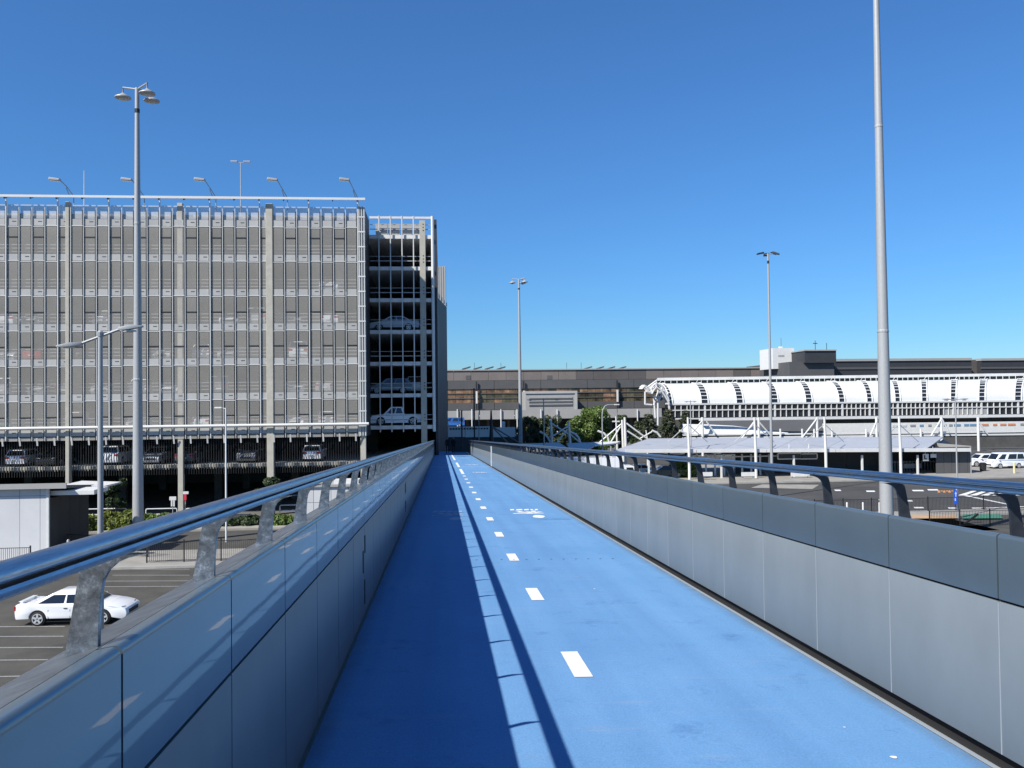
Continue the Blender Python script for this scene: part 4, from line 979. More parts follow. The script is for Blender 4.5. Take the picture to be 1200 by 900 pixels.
# ---- forecourt canopies and road under the vault: white beams, curved soffit, upper kerb
YC = 138.0
fc = thing('forecourt_canopy', 'white steel forecourt canopy structure with rails in front of the vaulted hall', 'canopy', (85, YC, 0))
def hbar(p0, p1, ya, yb, Y, dp, m, name, parent):
    A, B = atY(p0, ya, Y), atY(p1, ya-(p1-p0)*.0115, Y); h = (yb-ya)*Y/F
    return MB().add([(A.x, Y, A.z-h), (B.x, Y, B.z-h), (B.x, Y, B.z), (A.x, Y, A.z), (A.x, Y+dp, A.z-h), (B.x, Y+dp, B.z-h), (B.x, Y+dp, B.z), (A.x, Y+dp, A.z)],
                    [(0,1,2,3),(7,6,5,4),(0,4,5,1),(3,2,6,7),(0,3,7,4),(1,5,6,2)]).build(name, m, parent)
hbar(820, 1260, 490.4, 493.2, YC, .5, 'white_steel', 'top_beam', fc)
hbar(800, 1260, 509.2, 510.8, YC, .4, 'white_steel', 'mid_rail', fc)
hbar(800, 1260, 512.6, 514.6, YC-.2, .4, 'white_steel', 'lower_rail', fc)
for px in (823, 889, 957.5, 1027, 1103, 1146, 1212):
    A, B = atY(px, 489, YC-.6), atY(px, 516, YC-.6); MB().tube([(A.x, YC-.6, 0), (A.x, YC-.6, A.z)], .22, 8).build('column', 'white_steel', fc)
for px in (914.5, 940, 954, 975, 1015, 1079):
    A = atY(px, 502.5, YC-.5); MB().tube([(A.x, YC-.5, A.z-2), (A.x, YC-.5, A.z)], .16, 6).build('stub_post', 'white_steel', fc)
for (x0, y0, x1, y1) in ((884, 494, 869, 514), (889, 494, 903, 510), (957, 491, 940, 513), (823, 493, 811, 507), (828, 494, 838, 508), (1103, 491, 1091, 511), (1103, 489, 1112, 507), (1028, 492, 1020, 510), (1146, 493, 1157, 508)):
    tubepx('brace', [(x0, y0), (x1, y1)], YC-.7, .13, fc)
# curved soffit (grey shell) and white sweeping ramp under the hall
def shell(name, label, top, bot, Y0, Y1, m, cat):
    b = MB(); n = len(top)
    for (x, y) in top: b.v.append(atY(x, y, Y0))
    for (x, y) in bot: b.v.append(atY(x, y, Y1))
    for (x, y) in top: p = atY(x, y, Y0); b.v.append((p.x, p.y+.5, p.z+.3))
    for (x, y) in bot: p = atY(x, y, Y1); b.v.append((p.x, p.y+.5, p.z+.3))
    for i in range(n-1):
        b.f += [(i, i+1, n+i+1, n+i), (2*n+i, 3*n+i, 3*n+i+1, 2*n+i+1), (i, 2*n+i, 2*n+i+1, i+1), (n+i, n+i+1, 3*n+i+1, 3*n+i)]
    return tag(b.build(name, m, smooth=True), label, cat)
shell('curved_soffit', 'grey curved soffit hanging under the white vaulted hall', [(822, 492.5), (845, 493), (870, 493), (895, 493), (920, 493), (945, 493), (965, 493)],
      [(822, 501), (845, 499.5), (870, 502), (895, 505), (920, 507.5), (945, 508), (965, 507)], 144, 139.5, 'greyclad', 'soffit')
shell('sweeping_ramp', 'white sweeping ramp below the curved grey soffit', [(800, 499), (830, 499.5), (860, 501), (880, 503.5), (905, 507), (925, 509)], [(800, 508.6), (830, 509), (860, 509), (880, 509), (905, 509), (925, 509.5)], 139.1, 138.6, 'white_roof', 'ramp')
fas = thing('forecourt_fascia', 'white forecourt fascia with a strip of small signs, right of the thick mast', 'fascia', (100, 141, 0))
hbar(965, 1260, 496.5, 510, 141, .4, 'white_steel', 'fascia_board', fas)
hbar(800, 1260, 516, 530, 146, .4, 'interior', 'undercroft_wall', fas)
rr = random.Random(5); px = 1046
sgn = [mat('sign_'+n_, c_, .5) for n_, c_ in (('blue', (.12, .25, .4)), ('rust', (.5, .22, .12)), ('grey', (.25, .25, .25)), ('tan', (.45, .4, .3)), ('pale', (.5, .52, .55)))]
while px < 1205:
    w = rr.uniform(3, 9); A = atY(px, 497.2-(px-965)*.0115+1.6, 140.9); B = atY(px+w, 499.5-(px-965)*.0115+1.6, 140.9)
    MB().box(A.x, B.x, 140.93, 140.995, B.z, A.z).build('small_sign', sgn[rr.choice([0, 0, 2, 2, 3, 4]) if px < 1145 else rr.choice([1, 1, 2, 3])], fas); px += w+rr.uniform(1, 6)
# ---- low bus shelter with long sloping roof
YS0, YS1 = 97.0, 110.0
sh = thing('bus_shelter', 'long low shelter with pale sloping roof and dark walls', 'shelter', (45, YS0, 0))
def rp(px, py, Y): return atY(px, py, Y)
c0, c1, c2, c3 = rp(716, 529, YS0), rp(1084, 527.2, YS0), rp(1106, 511.5, YS1), rp(760, 513.8, YS1)
nb = 6; ed = [i/nb for i in range(nb+1)]
for i in range(nb):
    A, B = c0.lerp(c1, ed[i]+.0006), c0.lerp(c1, ed[i+1]-.0006); C, D = c3.lerp(c2, ed[i+1]-.0006), c3.lerp(c2, ed[i]+.0006)
    MB().prism([A, B, C, D], (0, 0, -.12)).build('roof_sheet', 'shelter_roof', sh)
g0, g1 = rp(733, 526.5, YS0-.3), rp(1138, 525.2, YS0-.3)
L_ = (g1-g0)
nb2 = 5
for i in range(nb2):
    A, B = g0.lerp(g1, i/nb2+.0008), g0.lerp(g1, (i+1)/nb2-.0008)
    MB().add([(A.x, YS0-.3, A.z-.42), (B.x, YS0-.3, B.z-.42), (B.x, YS0-.3, B.z), (A.x, YS0-.3, A.z), (A.x, YS0-.02, A.z-.42), (B.x, YS0-.02, B.z-.42), (B.x, YS0-.02, B.z), (A.x, YS0-.02, A.z)],
             [(0,1,2,3),(7,6,5,4),(0,4,5,1),(3,2,6,7),(0,3,7,4),(1,5,6,2)]).build('gutter', 'white_steel', sh)
# flat roof end behind the gutter
A = rp(1088, 527, YS0+.1); B = rp(1137, 527, YS0+.1); MB().box(A.x, B.x, YS0+.0, YS1-2, A.z-.3, A.z-.1).build('flat_roof', 'greyclad', sh)
# gable end: dark triangle
e1, e2, e3 = rp(1085, 527, YS0+.4), rp(1105, 513, YS1-.2), rp(1132, 527, YS1-.2)
MB().prism([(e1.x, e1.y, e1.z-.3), (e2.x, e2.y, e2.z-.2), (e3.x, e3.y, e3.z-.3)], (0, .1, -.05)).build('gable', 'trim', sh)
# walls
zr_ = g0.z-.45
wx0, wx1 = rp(862, 545, YS0+6).x, rp(1098, 545, YS0+6).x
x = wx0
while x < wx1:
    MB().box(x+.02, min(x+2.4, wx1), YS0+6, YS0+6.15, .1, zr_).build('wall_panel', 'darkclad', sh); x += 2.45
ga, gb = rp(1097, 545, YS0+.6).x, rp(1137, 545, YS0+.6).x
x = ga
while x < gb-.1:
    for (h0, h1) in ((.05, 1.5), (1.53, zr_)):
        MB().box(x+.02, min(x+1.0, gb), YS0+.6, YS0+.7, h0, h1).build('wall_panel', 'greyclad', sh)
    x += 1.02
MB().box(gb, gb+.15, YS0+.55, YS0+8, 0, zr_+.1).build('end_wall', 'blockgrey', sh)
for px in (806, 884, 966, 1053.5):
    A = rp(px, 489, YS0-.5); B = rp(px, 528, YS0-.5)
    t0 = MB().tube([(A.x+.1, YS0-.5, 0), (A.x+.1, YS0-.5, B.z), (A.x, YS0-.5, A.z)], [.17, .17, .12], 10).build('mast', 'white_steel', sh, smooth=True)
    for d in (1, -1):
        q = rp(px+d*23+(0 if d > 0 else 0), 518, YS0+5); s0 = rp(px, 497, YS0-.5)
        MB().tube([(A.x, YS0-.5, s0.z), (q.x, YS0+5, q.z)], .055, 5).build('stay', 'white_steel', sh)
for px in (760, 845, 930, 1010, 1075): 
    A = rp(px, 530, YS0+.3); MB().box(A.x-.1, A.x+.1, YS0+.2, YS0+.4, 0, A.z-.35).build('column', 'white_steel', sh)
# things under the shelter
for k in range(10):
    A = rp(806+k*10.6, 532.2, YS0+3.2); MB().box(A.x-.11, A.x+.11, YS0+3.2, YS0+3.3, .1, A.z).build('shelter_post', 'white_steel', sh)
A, B = rp(800, 535.6, YS0+3), rp(912, 535.6, YS0+3); MB().box(A.x, B.x, YS0+3.05, YS0+3.15, A.z-.14, A.z).build('shelter_rail', 'white_steel', sh)
A, B = rp(1040, 541.5, YS0+4), rp(1096, 541.5, YS0+4)
MB().box(A.x, B.x, YS0+4.05, YS0+4.12, A.z-.06, A.z).build('shelter_rail', 'galv', sh)
for k in range(16):
    x = A.x+(B.x-A.x)*(k+.5)/16; MB().box(x-.03, x+.03, YS0+4, YS0+4.04, .1, A.z+.1).build('shelter_bar', 'galv', sh)
A, B = rp(1059, 543.5, YS0+3.6), rp(1080, 548.5, YS0+3.6); MB().box(A.x, B.x, YS0+3.6, YS0+3.7, B.z, A.z).build('seat_board', 'blockgrey', sh)
for i, (p0, p1, ya, yb, lb) in enumerate(((912, 938, 532, 537, 'white framed notice panel hanging under the shelter gutter'), (939, 957, 532.5, 537, 'second white framed notice panel under the shelter gutter'))):
    A, B = atY(p0, ya, YS0+2), atY(p1, yb, YS0+2); t = thing('notice_panel', lb, 'sign', ((A.x+B.x)/2, YS0+2, B.z))
    MB().box(A.x, B.x, YS0+2, YS0+2.08, B.z, A.z).build('face', 'darkclad', t)
    for (x0, x1, z0_, z1_) in ((A.x-.05, B.x+.05, A.z, A.z+.12), (A.x-.05, B.x+.05, B.z-.12, B.z), (A.x-.12, A.x-.001, B.z, A.z), (B.x+.001, B.x+.12, B.z, A.z)):
        MB().box(x0, x1, YS0+1.95, YS0+2.1, z0_, z1_).build('frame', 'white_steel', t)
    MB().box((A.x+B.x)/2-.05, (A.x+B.x)/2+.05, YS0+2, YS0+2.08, A.z+.12, zr_+.6).build('hanger', 'white_steel', t)
for (px, lb) in ((1085, 'white square sign board fixed below the shelter gutter'), (1094, 'small white plate fixed below the shelter gutter by the grey wall')):
    A, B = atY(px-3.5, 532, YS0+.4), atY(px+3.5, 540, YS0+.4)
    t = thing('shelter_sign', lb, 'sign', (A.x, YS0+.4, B.z)); MB().box(A.x, B.x, YS0+.4, YS0+.45, (B.z if px < 1090 else B.z+.4), A.z).build('board', 'white_steel', t)
    MB().box(A.x+.3, A.x+.34, YS0+.4, YS0+.45, A.z, zr_+.1).build('hanger', 'white_steel', t)
    if px < 1090: MB().box(A.x+.15, A.x+.3, YS0+.385, YS0+.398, B.z+.2, A.z-.15).build('glyph', 'trim', t); MB().box(A.x+.15, A.x+.5, YS0+.386, YS0+.399, B.z+.2, B.z+.33).build('glyph', 'trim', t)
# benches / pale barrier boards in front of the dark wall
for px, lb in ((827, 'white barrier board at the left end of the shelter kerb'), (877, 'white barrier board below the shelter, middle of the kerb'), (935, 'long white barrier board below the notice panels')):
    A, B = atY(px-8, 553.5, 95.5), atY(px+(8 if px < 900 else 14), 558, 95.5)
    t = thing('barrier_board', lb, 'barrier', (A.x, 95.5, 0)); MB().box(A.x, B.x, 95.5, 95.6, B.z, A.z).build('board', 'white_steel', t)
    for x in (A.x+.15, B.x-.25): MB().box(x, x+.1, 95.62, 95.7, 0, A.z).build('leg', 'galv', t)
# ---- small second shelter roof and tensile masts by the trees
t = thing('small_shelter', 'small pale shelter roof in front of the round trees', 'shelter', (18, 104, 0))
for (q, m) in (([(664, 519.5, 108), (704, 517.8, 112), (690, 526, 101), (668, 527, 100)], 'shelter_roof'), ([(700, 518, 112), (727, 517, 112), (722, 519.2, 108), (696, 522, 106)], 'white_steel'), ([(610, 520, 108), (655, 518.5, 110), (664, 524, 102), (620, 524.5, 101)], 'shelter_roof')):
    MB().prism([atY(*p) for p in q], (0, 0, -.15)).build('roof_sheet', m, t)
for px in (640, 680, 716): A = atY(px, 524, 105); MB().tube([(A.x, 105, 0), (A.x, 105, A.z+.1)], .1, 6).build('column', 'galv', t)
def tmast(px, y0, y1, Y, label, ties, arcs, r=.2):
    A, B = atY(px, y0, Y), atY(px+1.5, y1, Y)
    t = thing('canopy_mast', label, 'mast', (B.x, Y, 0), 0, 'white canopy masts')
    MB().tube([(B.x, Y, 0), (B.x, Y, B.z), (A.x, Y, A.z)], [r, r, r*.75], 8).build('shaft', 'white_steel', t, smooth=True)
    MB().lathe([(r*1.8, 0), (r*1.8, .08)], (B.x, Y, 0), 8).build('base_plate', 'galv', t)
    for ti in ties: tubepx('tie', ti, Y, .11, t)
    for ar in arcs: tubepx('curved_arm', ar, Y, .15, t)
tmast(645.3, 491, 519, 118, 'white canopy mast standing before the dark trees, leftmost of its kind', [[(646, 496), (668, 510)]], [[(632.5, 506), (638, 508.5), (642, 513), (645, 519)]])
tmast(666.5, 494.5, 520, 116, 'white canopy mast with two crossing ties before the round tree', [[(666, 499), (648, 511)], [(665, 503), (653, 518)], [(667, 508), (679, 518)]], [[(668, 506), (674, 508.5), (678, 513), (680, 519)]])
tmast(729, 492, 523, 114, 'leaning white canopy mast, left one of the close pair', [[(728, 497), (702, 519)], [(727, 500), (714, 521)]], [[(700.5, 505), (708, 508), (712.5, 513), (714, 520)]])
tmast(732, 489, 527, 112, 'stout white canopy mast, right one of the close pair', [[(734, 496), (765, 519)], [(735, 505), (752, 516)]], [])
tmast(721.8, 488, 522, 122, 'slim white canopy mast with short cross bar near the tree edge', [[(717.5, 494), (726, 494)]], [], .14)
tmast(757, 504, 514, 119, 'low white canopy mast among the pines beside the shelter roof', [[(750, 514), (764, 506)]], [[(764, 504.5), (770, 507), (774, 512)], [(796, 504.5), (803, 507), (806, 512)]], .1)
# ================================================================== VEGETATION
def leaves(name, centres, n, size, m, parent, seed, squash=1.0, droop=0.0):
    r = random.Random(seed); v = []; f = []
    for _ in range(n):
        c, rad = r.choice(centres)
        while True:
            d = Vector((r.uniform(-1, 1), r.uniform(-1, 1), r.uniform(-1, 1)))
            if .25 < d.length < 1: break
        d = d.normalized()*(d.length**.4)
        p = Vector(c) + Vector((d.x*rad, d.y*rad, d.z*rad*squash))
        nrm = (d*.7 + Vector((r.uniform(-1, 1), r.uniform(-1, 1), r.uniform(-.4, 1)))).normalized()
        a = nrm.orthogonal().normalized(); a = (a*math.cos(q := r.uniform(0, 6.28)) + nrm.cross(a)*math.sin(q)); b_ = nrm.cross(a)
        s = size*r.uniform(.6, 1.3); k = len(v)
        v += [p-a*s, p+b_*s*.45, p+a*s+Vector((0, 0, -droop*s)), p-b_*s*.45]; f.append((k, k+1, k+2, k+3))
    mb = MB(); mb.v = [tuple(x) for x in v]; mb.f = f
    xs, ys, zs = zip(*mb.v); loc = Vector(((min(xs)+max(xs))/2, (min(ys)+max(ys))/2, min(zs)))
    mb.v = [(x-loc.x, y-loc.y, z-loc.z) for x, y, z in mb.v]
    return put(mb.mesh(name, M_[m], fix=False), name, loc, parent)
def tree(px0, px1, ytop, Y, label, m='leaf', seed=1, n=9000, size=.2, group='round trees before the terminal', trunk_h=1.6, zbase=0):
    A, B = atY(px0, ytop, Y), atY(px1, ytop, Y); r = random.Random(seed)
    w = (B.x-A.x)/2; cx = (A.x+B.x)/2; zt = A.z; h0 = zbase+trunk_h
    t = thing('leafy_tree', label, 'tree', (cx, Y, zbase), 0, group)
    MB().tube([(cx, Y, zbase), (cx+.1, Y, h0), (cx-.1, Y+.1, (h0+zt)/2), (cx, Y, zt-1)], [.24, .18, .12, .04], 8).build('trunk', 'bark', t)
    cs = []
    H = zt-h0
    for i in range(34):
        a = r.uniform(0, 6.28); f = r.random()**.6; u = r.uniform(-.1, 1)
        prof = math.sqrt(max(.12, 1-(max(0, u-.35)/.7)**2))
        rad = r.uniform(.16, .27)*min(w, H)*1.05
        cs.append(((cx+math.cos(a)*f*(w-rad*.7)*prof, Y+math.sin(a)*f*(w*.8-rad*.6)*prof, min(h0+u*H, zt-rad*.8)), rad))
    tr = t.children[0]
    b = MB()
    for c, rad in cs[:9]: b.tube([(cx, Y, h0+.3), (cx*.5+c[0]*.5, Y*.5+c[1]*.5, h0*.4+c[2]*.6), c], [.09, .05, .02], 5)
    b.build('limb', 'bark', t)
    leaves('crown', cs, n, size, m, t, seed)
    return t
tree(603, 640, 489, 152, 'dark leafy tree beside the far mast', 'leaf_dark', 11, 7000)
tree(628, 668, 487.5, 150, 'dark leafy tree behind the leftmost white canopy mast', 'leaf_dark', 12, 7000)
tree(660, 726, 477.5, 146, 'large round bright green tree behind the white canopy masts', 'leaf', 13, 17000, .22)
tree(716, 740, 487, 148, 'small dark tree right of the large round tree', 'leaf_dark', 14, 4500)
def pine(px, hw, ytop, Y, label, seed, m='leaf_pine'):
    A = atY(px, ytop, Y); r = random.Random(seed); zt = A.z; w = hw*Y/F
    t = thing('pine_tree', label, 'tree', (A.x, Y, 0), 0, 'pines before the vaulted hall')
    MB().tube([(A.x, Y, 0), (A.x, Y, zt*.6), (A.x, Y, zt)], [.22, .13, .02], 7).build('trunk', 'bark', t)
    cs = []; b = MB(); z = 1.2
    while z < zt-.3:
        rr_ = w*(1-(z/zt)**1.3)+.25; a0 = r.uniform(0, 6.28)
        for k in range(6):
            a = a0+k*1.047; L = rr_*r.uniform(.75, 1.1); e = (A.x+math.cos(a)*L, Y+math.sin(a)*L, z+L*.35)
            b.tube([(A.x, Y, z), e], [.04, .015], 4)
            for q in (.35, .6, .85, 1.0): cs.append(((A.x+math.cos(a)*L*q, Y+math.sin(a)*L*q, z+L*.35*q), .16+.22*(1-q*.4)))
        z += r.uniform(.55, .8)
    b.build('branches', 'bark', t)
    leaves('crown', cs, 5500, .2, m, t, seed)
pine(760, 15, 483, 140, 'olive pine left of the scrolled truss end', 21)
pine(783, 14, 478, 138, 'tallest olive pine below the vault corner', 22)
pine(803, 12, 482, 141, 'thin olive pine behind the shelter mast', 23)
pine(748, 9, 492, 143, 'short dark pine between the canopy masts and the hall', 24, 'leaf_dark')
# garden hedges on the left and small trees before the dark ground floor
def hedge(px0, px1, ytop, Y, label, m, seed, n, size=.12, dp=.6, z0=.16):
    A, B = atY(px0, ytop, Y), atY(px1, ytop, Y); r = random.Random(seed); cs = []
    t = thing('hedge', label, 'hedge', ((A.x+B.x)/2, Y, z0), 0, 'garden hedges')
    x = A.x
    while x < B.x:
        h = (A.z-z0)*r.uniform(.75, 1.05); cs += [((x, Y+r.uniform(-dp, dp), z0+h*.35), h*.45), ((x+.1, Y+r.uniform(-dp, dp), z0+h*.7), h*.33)]; x += .28
    b = MB()
    for c, _ in cs[::4]: b.tube([(c[0], c[1], z0-.03), c], .02, 4)
    b.build('stems', 'bark', t); leaves('foliage', cs, n, size, m, t, seed)
hedge(84, 120, 604, 66.5, 'lime green hedge beside the white kiosk awning', 'leaf_yellow', 31, 3500, .16)
hedge(119, 157, 600, 66.8, 'tall lime green shrubs between the two lamp posts', 'leaf_yellow', 32, 4200, .18)
hedge(157, 192, 603, 66.6, 'green shrubs at the foot of the tall mast', 'leaf', 33, 3500, .16)
hedge(192, 320, 606, 67.2, 'dark low hedge along the verge under the garage', 'leaf_dark', 34, 6500, .16)
hedge(320, 352, 604, 66.9, 'low hedge with pale flowers near the white cabin', 'leaf', 35, 2500, .15)
def shrubtree(px, hw, ytop, Y, label, seed, n=2600):
    A = atY(px, ytop, Y); r = random.Random(seed); w = hw*Y/F; t = thing('garden_tree', label, 'tree', (A.x, Y, .16), 0, 'small garden trees')
    MB().tube([(A.x, Y, .1), (A.x+.05, Y, A.z*.5), (A.x, Y, A.z-.3)], [.07, .05, .02], 6).build('trunk', 'bark', t)
    cs = []; b = MB()
    for i in range(16):
        a = r.uniform(0, 6.28); q = r.uniform(.2, 1)*w; z = r.uniform(.45, .98)*A.z
        cs.append(((A.x+math.cos(a)*q, Y+math.sin(a)*q, z), r.uniform(.28, .5)*min(1, w))); b.tube([(A.x, Y, z-.5), cs[-1][0]], [.03, .012], 4)
    b.build('branches', 'bark', t); leaves('crown', cs, n, .15, 'leaf_dark', t, seed)
shrubtree(135, 9, 560, 68.5, 'dark magnolia-like tree beside the kiosk awning', 41, 3200)
shrubtree(317, 15, 559, 68.3, 'small dark tree before the thick concrete column', 42, 4500)
# ================================================================== LEFT: kiosk, fences, rails, signs
YK = 54.5
kiosk = thing('kiosk', 'white panelled kiosk with dark side wall and flat awning', 'kiosk', (-24, YK, .13))
A = atY(56.5, 573, YK); x1 = A.x; z1_ = A.z; D = atY(83, 573, YK+6.0)
x = x1; i = 0
ws = [1.75/1.0*.0+ (57-48)*YK*.97/F, (48-25.6)*YK*.97/F, (25.6-3)*YK*.97/F, 1.25, 1.25, 1.25, 1.25]
for w in ws:
    for (h0, h1) in ((.13, z1_-.42), (z1_-.40, z1_)):
        MB().box(x-w+.012, x-.012, YK, YK+.12, h0, h1).build('wall_panel', 'kiosk', kiosk)
    x -= w
MB().box(x, x1-.01, YK+.13, YK+.2, .1, z1_-.02).build('backing', 'trim', kiosk)
y = YK+.14
while y < YK+6:
    MB().box(x1-.14, x1, y, y+1.45, .13, z1_-.62).build('side_panel', 'darkclad', kiosk); y += 1.47
MB().box(x1-.1, x1+.04, YK-.03, YK+.13, .12, z1_+.02).build('corner_trim', 'white_steel', kiosk)
MB().add([(x-.5, YK-.29, z1_+.06), (x1+1.1, YK-.29, z1_+.06), (x1+1.1, YK+6.2, z1_-.55), (x-.5, YK+6.2, z1_-.55), (x-.5, YK-.29, z1_+.26), (x1+1.1, YK-.29, z1_+.26), (x1+1.1, YK+6.2, z1_-.35), (x-.5, YK+6.2, z1_-.35)], [(3,2,1,0),(4,5,6,7),(0,1,5,4),(1,2,6,5),(2,3,7,6),(3,0,4,7)]).build('roof', 'greyclad', kiosk)
MB().box(x-.55, x1+1.25, YK-.4, YK-.3, z1_+.05, z1_+.38).build('fascia', 'blockgrey', kiosk)
a0, a1 = atY(58.5, 578, YK+.6), atY(112, 578, YK+.6)
MB().box(a0.x, a1.x, YK+.4, YK+2.6, a0.z-.12, a0.z+.17).build('awning', 'white_steel', kiosk, bevel=.02)
a0, a1 = atY(85, 569.5, YK+5), atY(132, 569, YK+5)
MB().prism([(a0.x, YK+3.5, a0.z-.1), (a1.x, YK+3.5, a1.z+.0), (a1.x, YK+3.5, a1.z+.12), (a0.x, YK+3.5, a0.z+.22)], (0, 3, 0)).build('rear_awning', 'white_steel', kiosk)
for px in (84.5,): A = atY(px, 580, YK+5); MB().box(A.x-.06, A.x+.06, YK+4.9, YK+5.02, .1, A.z).build('awning_post', 'white_steel', kiosk)
# second white cabin seen between the posts of the rail
YB = 62.0
cab = thing('site_cabin', 'white ribbed cabin beyond the handrail posts', 'cabin', (-9, YB, 0))
A, B = atY(357, 571, YB), atY(432, 606, YB)
x = A.x
while x < B.x:
    MB().box(x+.015, min(x+.62, B.x), YB, YB+.1, .1, A.z-1.15).build('wall_panel', 'kiosk', cab); MB().box(x+.015, min(x+.62, B.x), YB, YB+.1, A.z-1.12, A.z).build('wall_panel', 'kiosk', cab); x += .635
MB().box(A.x, B.x, YB+.11, YB+3, .1, A.z-.02).build('body', 'kiosk', cab)
MB().box(A.x-.15, B.x+.15, YB-.15, YB+3.1, A.z, A.z+.16).build('roof', 'blockgrey', cab)
C0 = atY(391, 563, YB+.5); C1 = atY(420, 568, YB+.5); MB().box(C0.x, C1.x, YB+.5, YB+2, A.z+.16, C0.z).build('roof_unit', 'white_steel', cab)
# picket fences: each panel (posts, rails, pickets) is one fence length
def fence(name, P, Q, h, label, group, z0=0.0, bay=2.4, step=.12, m='fence'):
    P, Q = Vector((P[0], P[1], 0)), Vector((Q[0], Q[1], 0)); L = (Q-P).length; d = (Q-P)/L
    t = thing(name, label, 'fence', (P.x, P.y, z0), 0, group); n = max(1, round(L/bay))
    post = MB().box(-.035, .035, -.035, .035, 0, h+.06).mesh('post', M_[m])
    for i in range(n+1): c = P+d*(L*i/n); put(post, 'post', (c.x, c.y, z0), t)
    for i in range(n):
        a, b_ = P+d*(L*i/n+.04), P+d*(L*(i+1)/n-.04)
        for z in (.1, h-.06): MB().bar((a.x, a.y, z0+z), (b_.x, b_.y, z0+z), .035, .035).build('fence_rail', m, t)
        b = MB(); k = 1
        while k*step < (b_-a).length:
            c = a+d*(k*step); b.box(c.x-.009, c.x+.009, c.y-.009, c.y+.009, z0+.1, z0+h-.06); k += 1
        o = b.build('pickets', m, t); o['kind'] = 'stuff'
    return t
a, b_ = atZ(-60, 656, .13), atZ(58, 654, .13)
fence('picket_fence', (a.x, 52.3), (b_.x, 52.3), 1.15, 'black picket fence in front of the white kiosk', 'black picket fences', .13)
a, b_ = atY(60, 650, 57.5), atY(172, 650, 54.0)
fence('picket_fence', (a.x, 57.6), (b_.x, 54.2), 1.2, 'black picket fence running from the kiosk towards the tall mast', 'black picket fences', .13)
a, b_ = atY(172, 650, 52.2), atY(345, 650, 52.2)
fence('picket_fence', (a.x, 52.2), (b_.x, 52.2), 1.3, 'black picket fence seen between the nearest handrail posts', 'black picket fences', .13)
# white tubular guard rails on the verge
def guard(px0, px1, py, Y, label):
    A, B = atY(px0, py, Y), atY(px1, py, Y); t = thing('guard_rail', label, 'railing', ((A.x+B.x)/2, Y, .16), 0, 'white tubular guard rails')
    r_ = .12
    for k, z in enumerate((A.z, A.z-.45)): MB().tube([(A.x+.1, Y, z), (B.x-.1, Y, z)], .045, 6).build('rail', 'white_steel', t)
    for x, s in ((A.x, 1), (B.x, -1)):
        MB().tube([(x+s*.1, Y, A.z), (x+s*.03, Y, A.z-.04), (x, Y, A.z-.12), (x, Y, .1)], .045, 6).build('end_post', 'white_steel', t)
    n = int((B.x-A.x)/2)
    for i in range(1, n): x = A.x+(B.x-A.x)*i/n; MB().tube([(x, Y, .1), (x, Y, A.z)], .04, 6).build('post', 'white_steel', t)
guard(87, 148, 597, 68.8, 'white tubular guard rail behind the lime green hedge')
guard(171, 207.5, 596.5, 68.9, 'white tubular guard rail before the concrete column')
guard(218, 262, 596, 69, 'white tubular guard rail right of the red and white sign')
guard(328, 352, 592, 69, 'white tubular guard rail near the white cabin')
def signpost(px, ytop, ybot, Y, label, faces, h0=.16):
    A = atY(px, ytop, Y); t = thing('sign_post', label, 'sign', (A.x, Y, h0), 0)
    MB().tube([(A.x, Y, h0-.1), (A.x, Y, A.z)], .035, 6).build('post', 'galv', t)
    for (x0, x1, ya, yb, m) in faces:
        a, b_ = atY(x0, ya, Y-.05), atY(x1, yb, Y-.05); MB().box(a.x, b_.x, Y-.07, Y-.04, b_.z, a.z).build('sign_face', m, t, bevel=.01)
signpost(202.5, 582, 604, 66.0, 'white sign with two plates on a thin post before the column', [(198.5, 206.5, 582, 586.2, 'white_steel'), (200.3, 202.2, 586.4, 593.5, 'white_steel'), (203.0, 204.9, 586.4, 593.5, 'white_steel')])
signpost(217.3, 576, 604, 66.4, 'red and white no-stopping style sign beside the concrete column', [(214.5, 221, 576, 579, 'white_steel'), (215.4, 218.6, 579.4, 586.3, 'red')])
# bicycles-like bollard group by the kiosk: pale bollard
A = atZ(80, 655, .13)
t = thing('bollard', 'short grey bollard in front of the dark kiosk wall', 'bollard', (A.x, A.y, .13)); MB().lathe([(.09, 0), (.09, 1.15), (.05, 1.22)], (A.x, A.y, .13), 10).build('shaft', 'galv', t, smooth=True); MB().lathe([(.16, 0), (.16, .03)], (A.x, A.y, .13), 10).build('base_plate', 'galv', t)
# ================================================================== RIGHT: road, kerbs, markings, fences, signs, vans
road = sheet('road', [(3.6, 66.2), (160, 66.2), (160, 92), (3.6, 92)], .004, 'asphalt2')
struct(MB().box(3.6, 160, 92, 97.5, -.2, .14).build('shelter_pavement', 'paving'))
struct(MB().box(3.6, 160, 97.52, 118, -.2, .12).build('shelter_floor', 'paving'))
rd2 = sheet('bus_road', [(3.6, 118), (160, 118), (160, 138), (3.6, 138)], .006, 'asphalt2')
sheet('service_road', [(3.6, -12), (160, -12), (160, 64), (3.6, 64)], .004, 'asphalt')
struct(MB().box(3.6, 160, 64, 66.2, -.2, .13).build('traffic_island', 'paving'))
def rmark(pts, m='white_paint'):
    b = MB(); b.add([(p.x, p.y, .009) for p in pts], [tuple(range(len(pts)))]); return b.build('road_marking', m, road)
for k in range(7):
    x = 1122+k*13.5; rmark([atZ(x, 580.5, .009), atZ(x+9, 580.5, .009), atZ(x+23, 575.2, .009), atZ(x+17, 575.2, .009)])
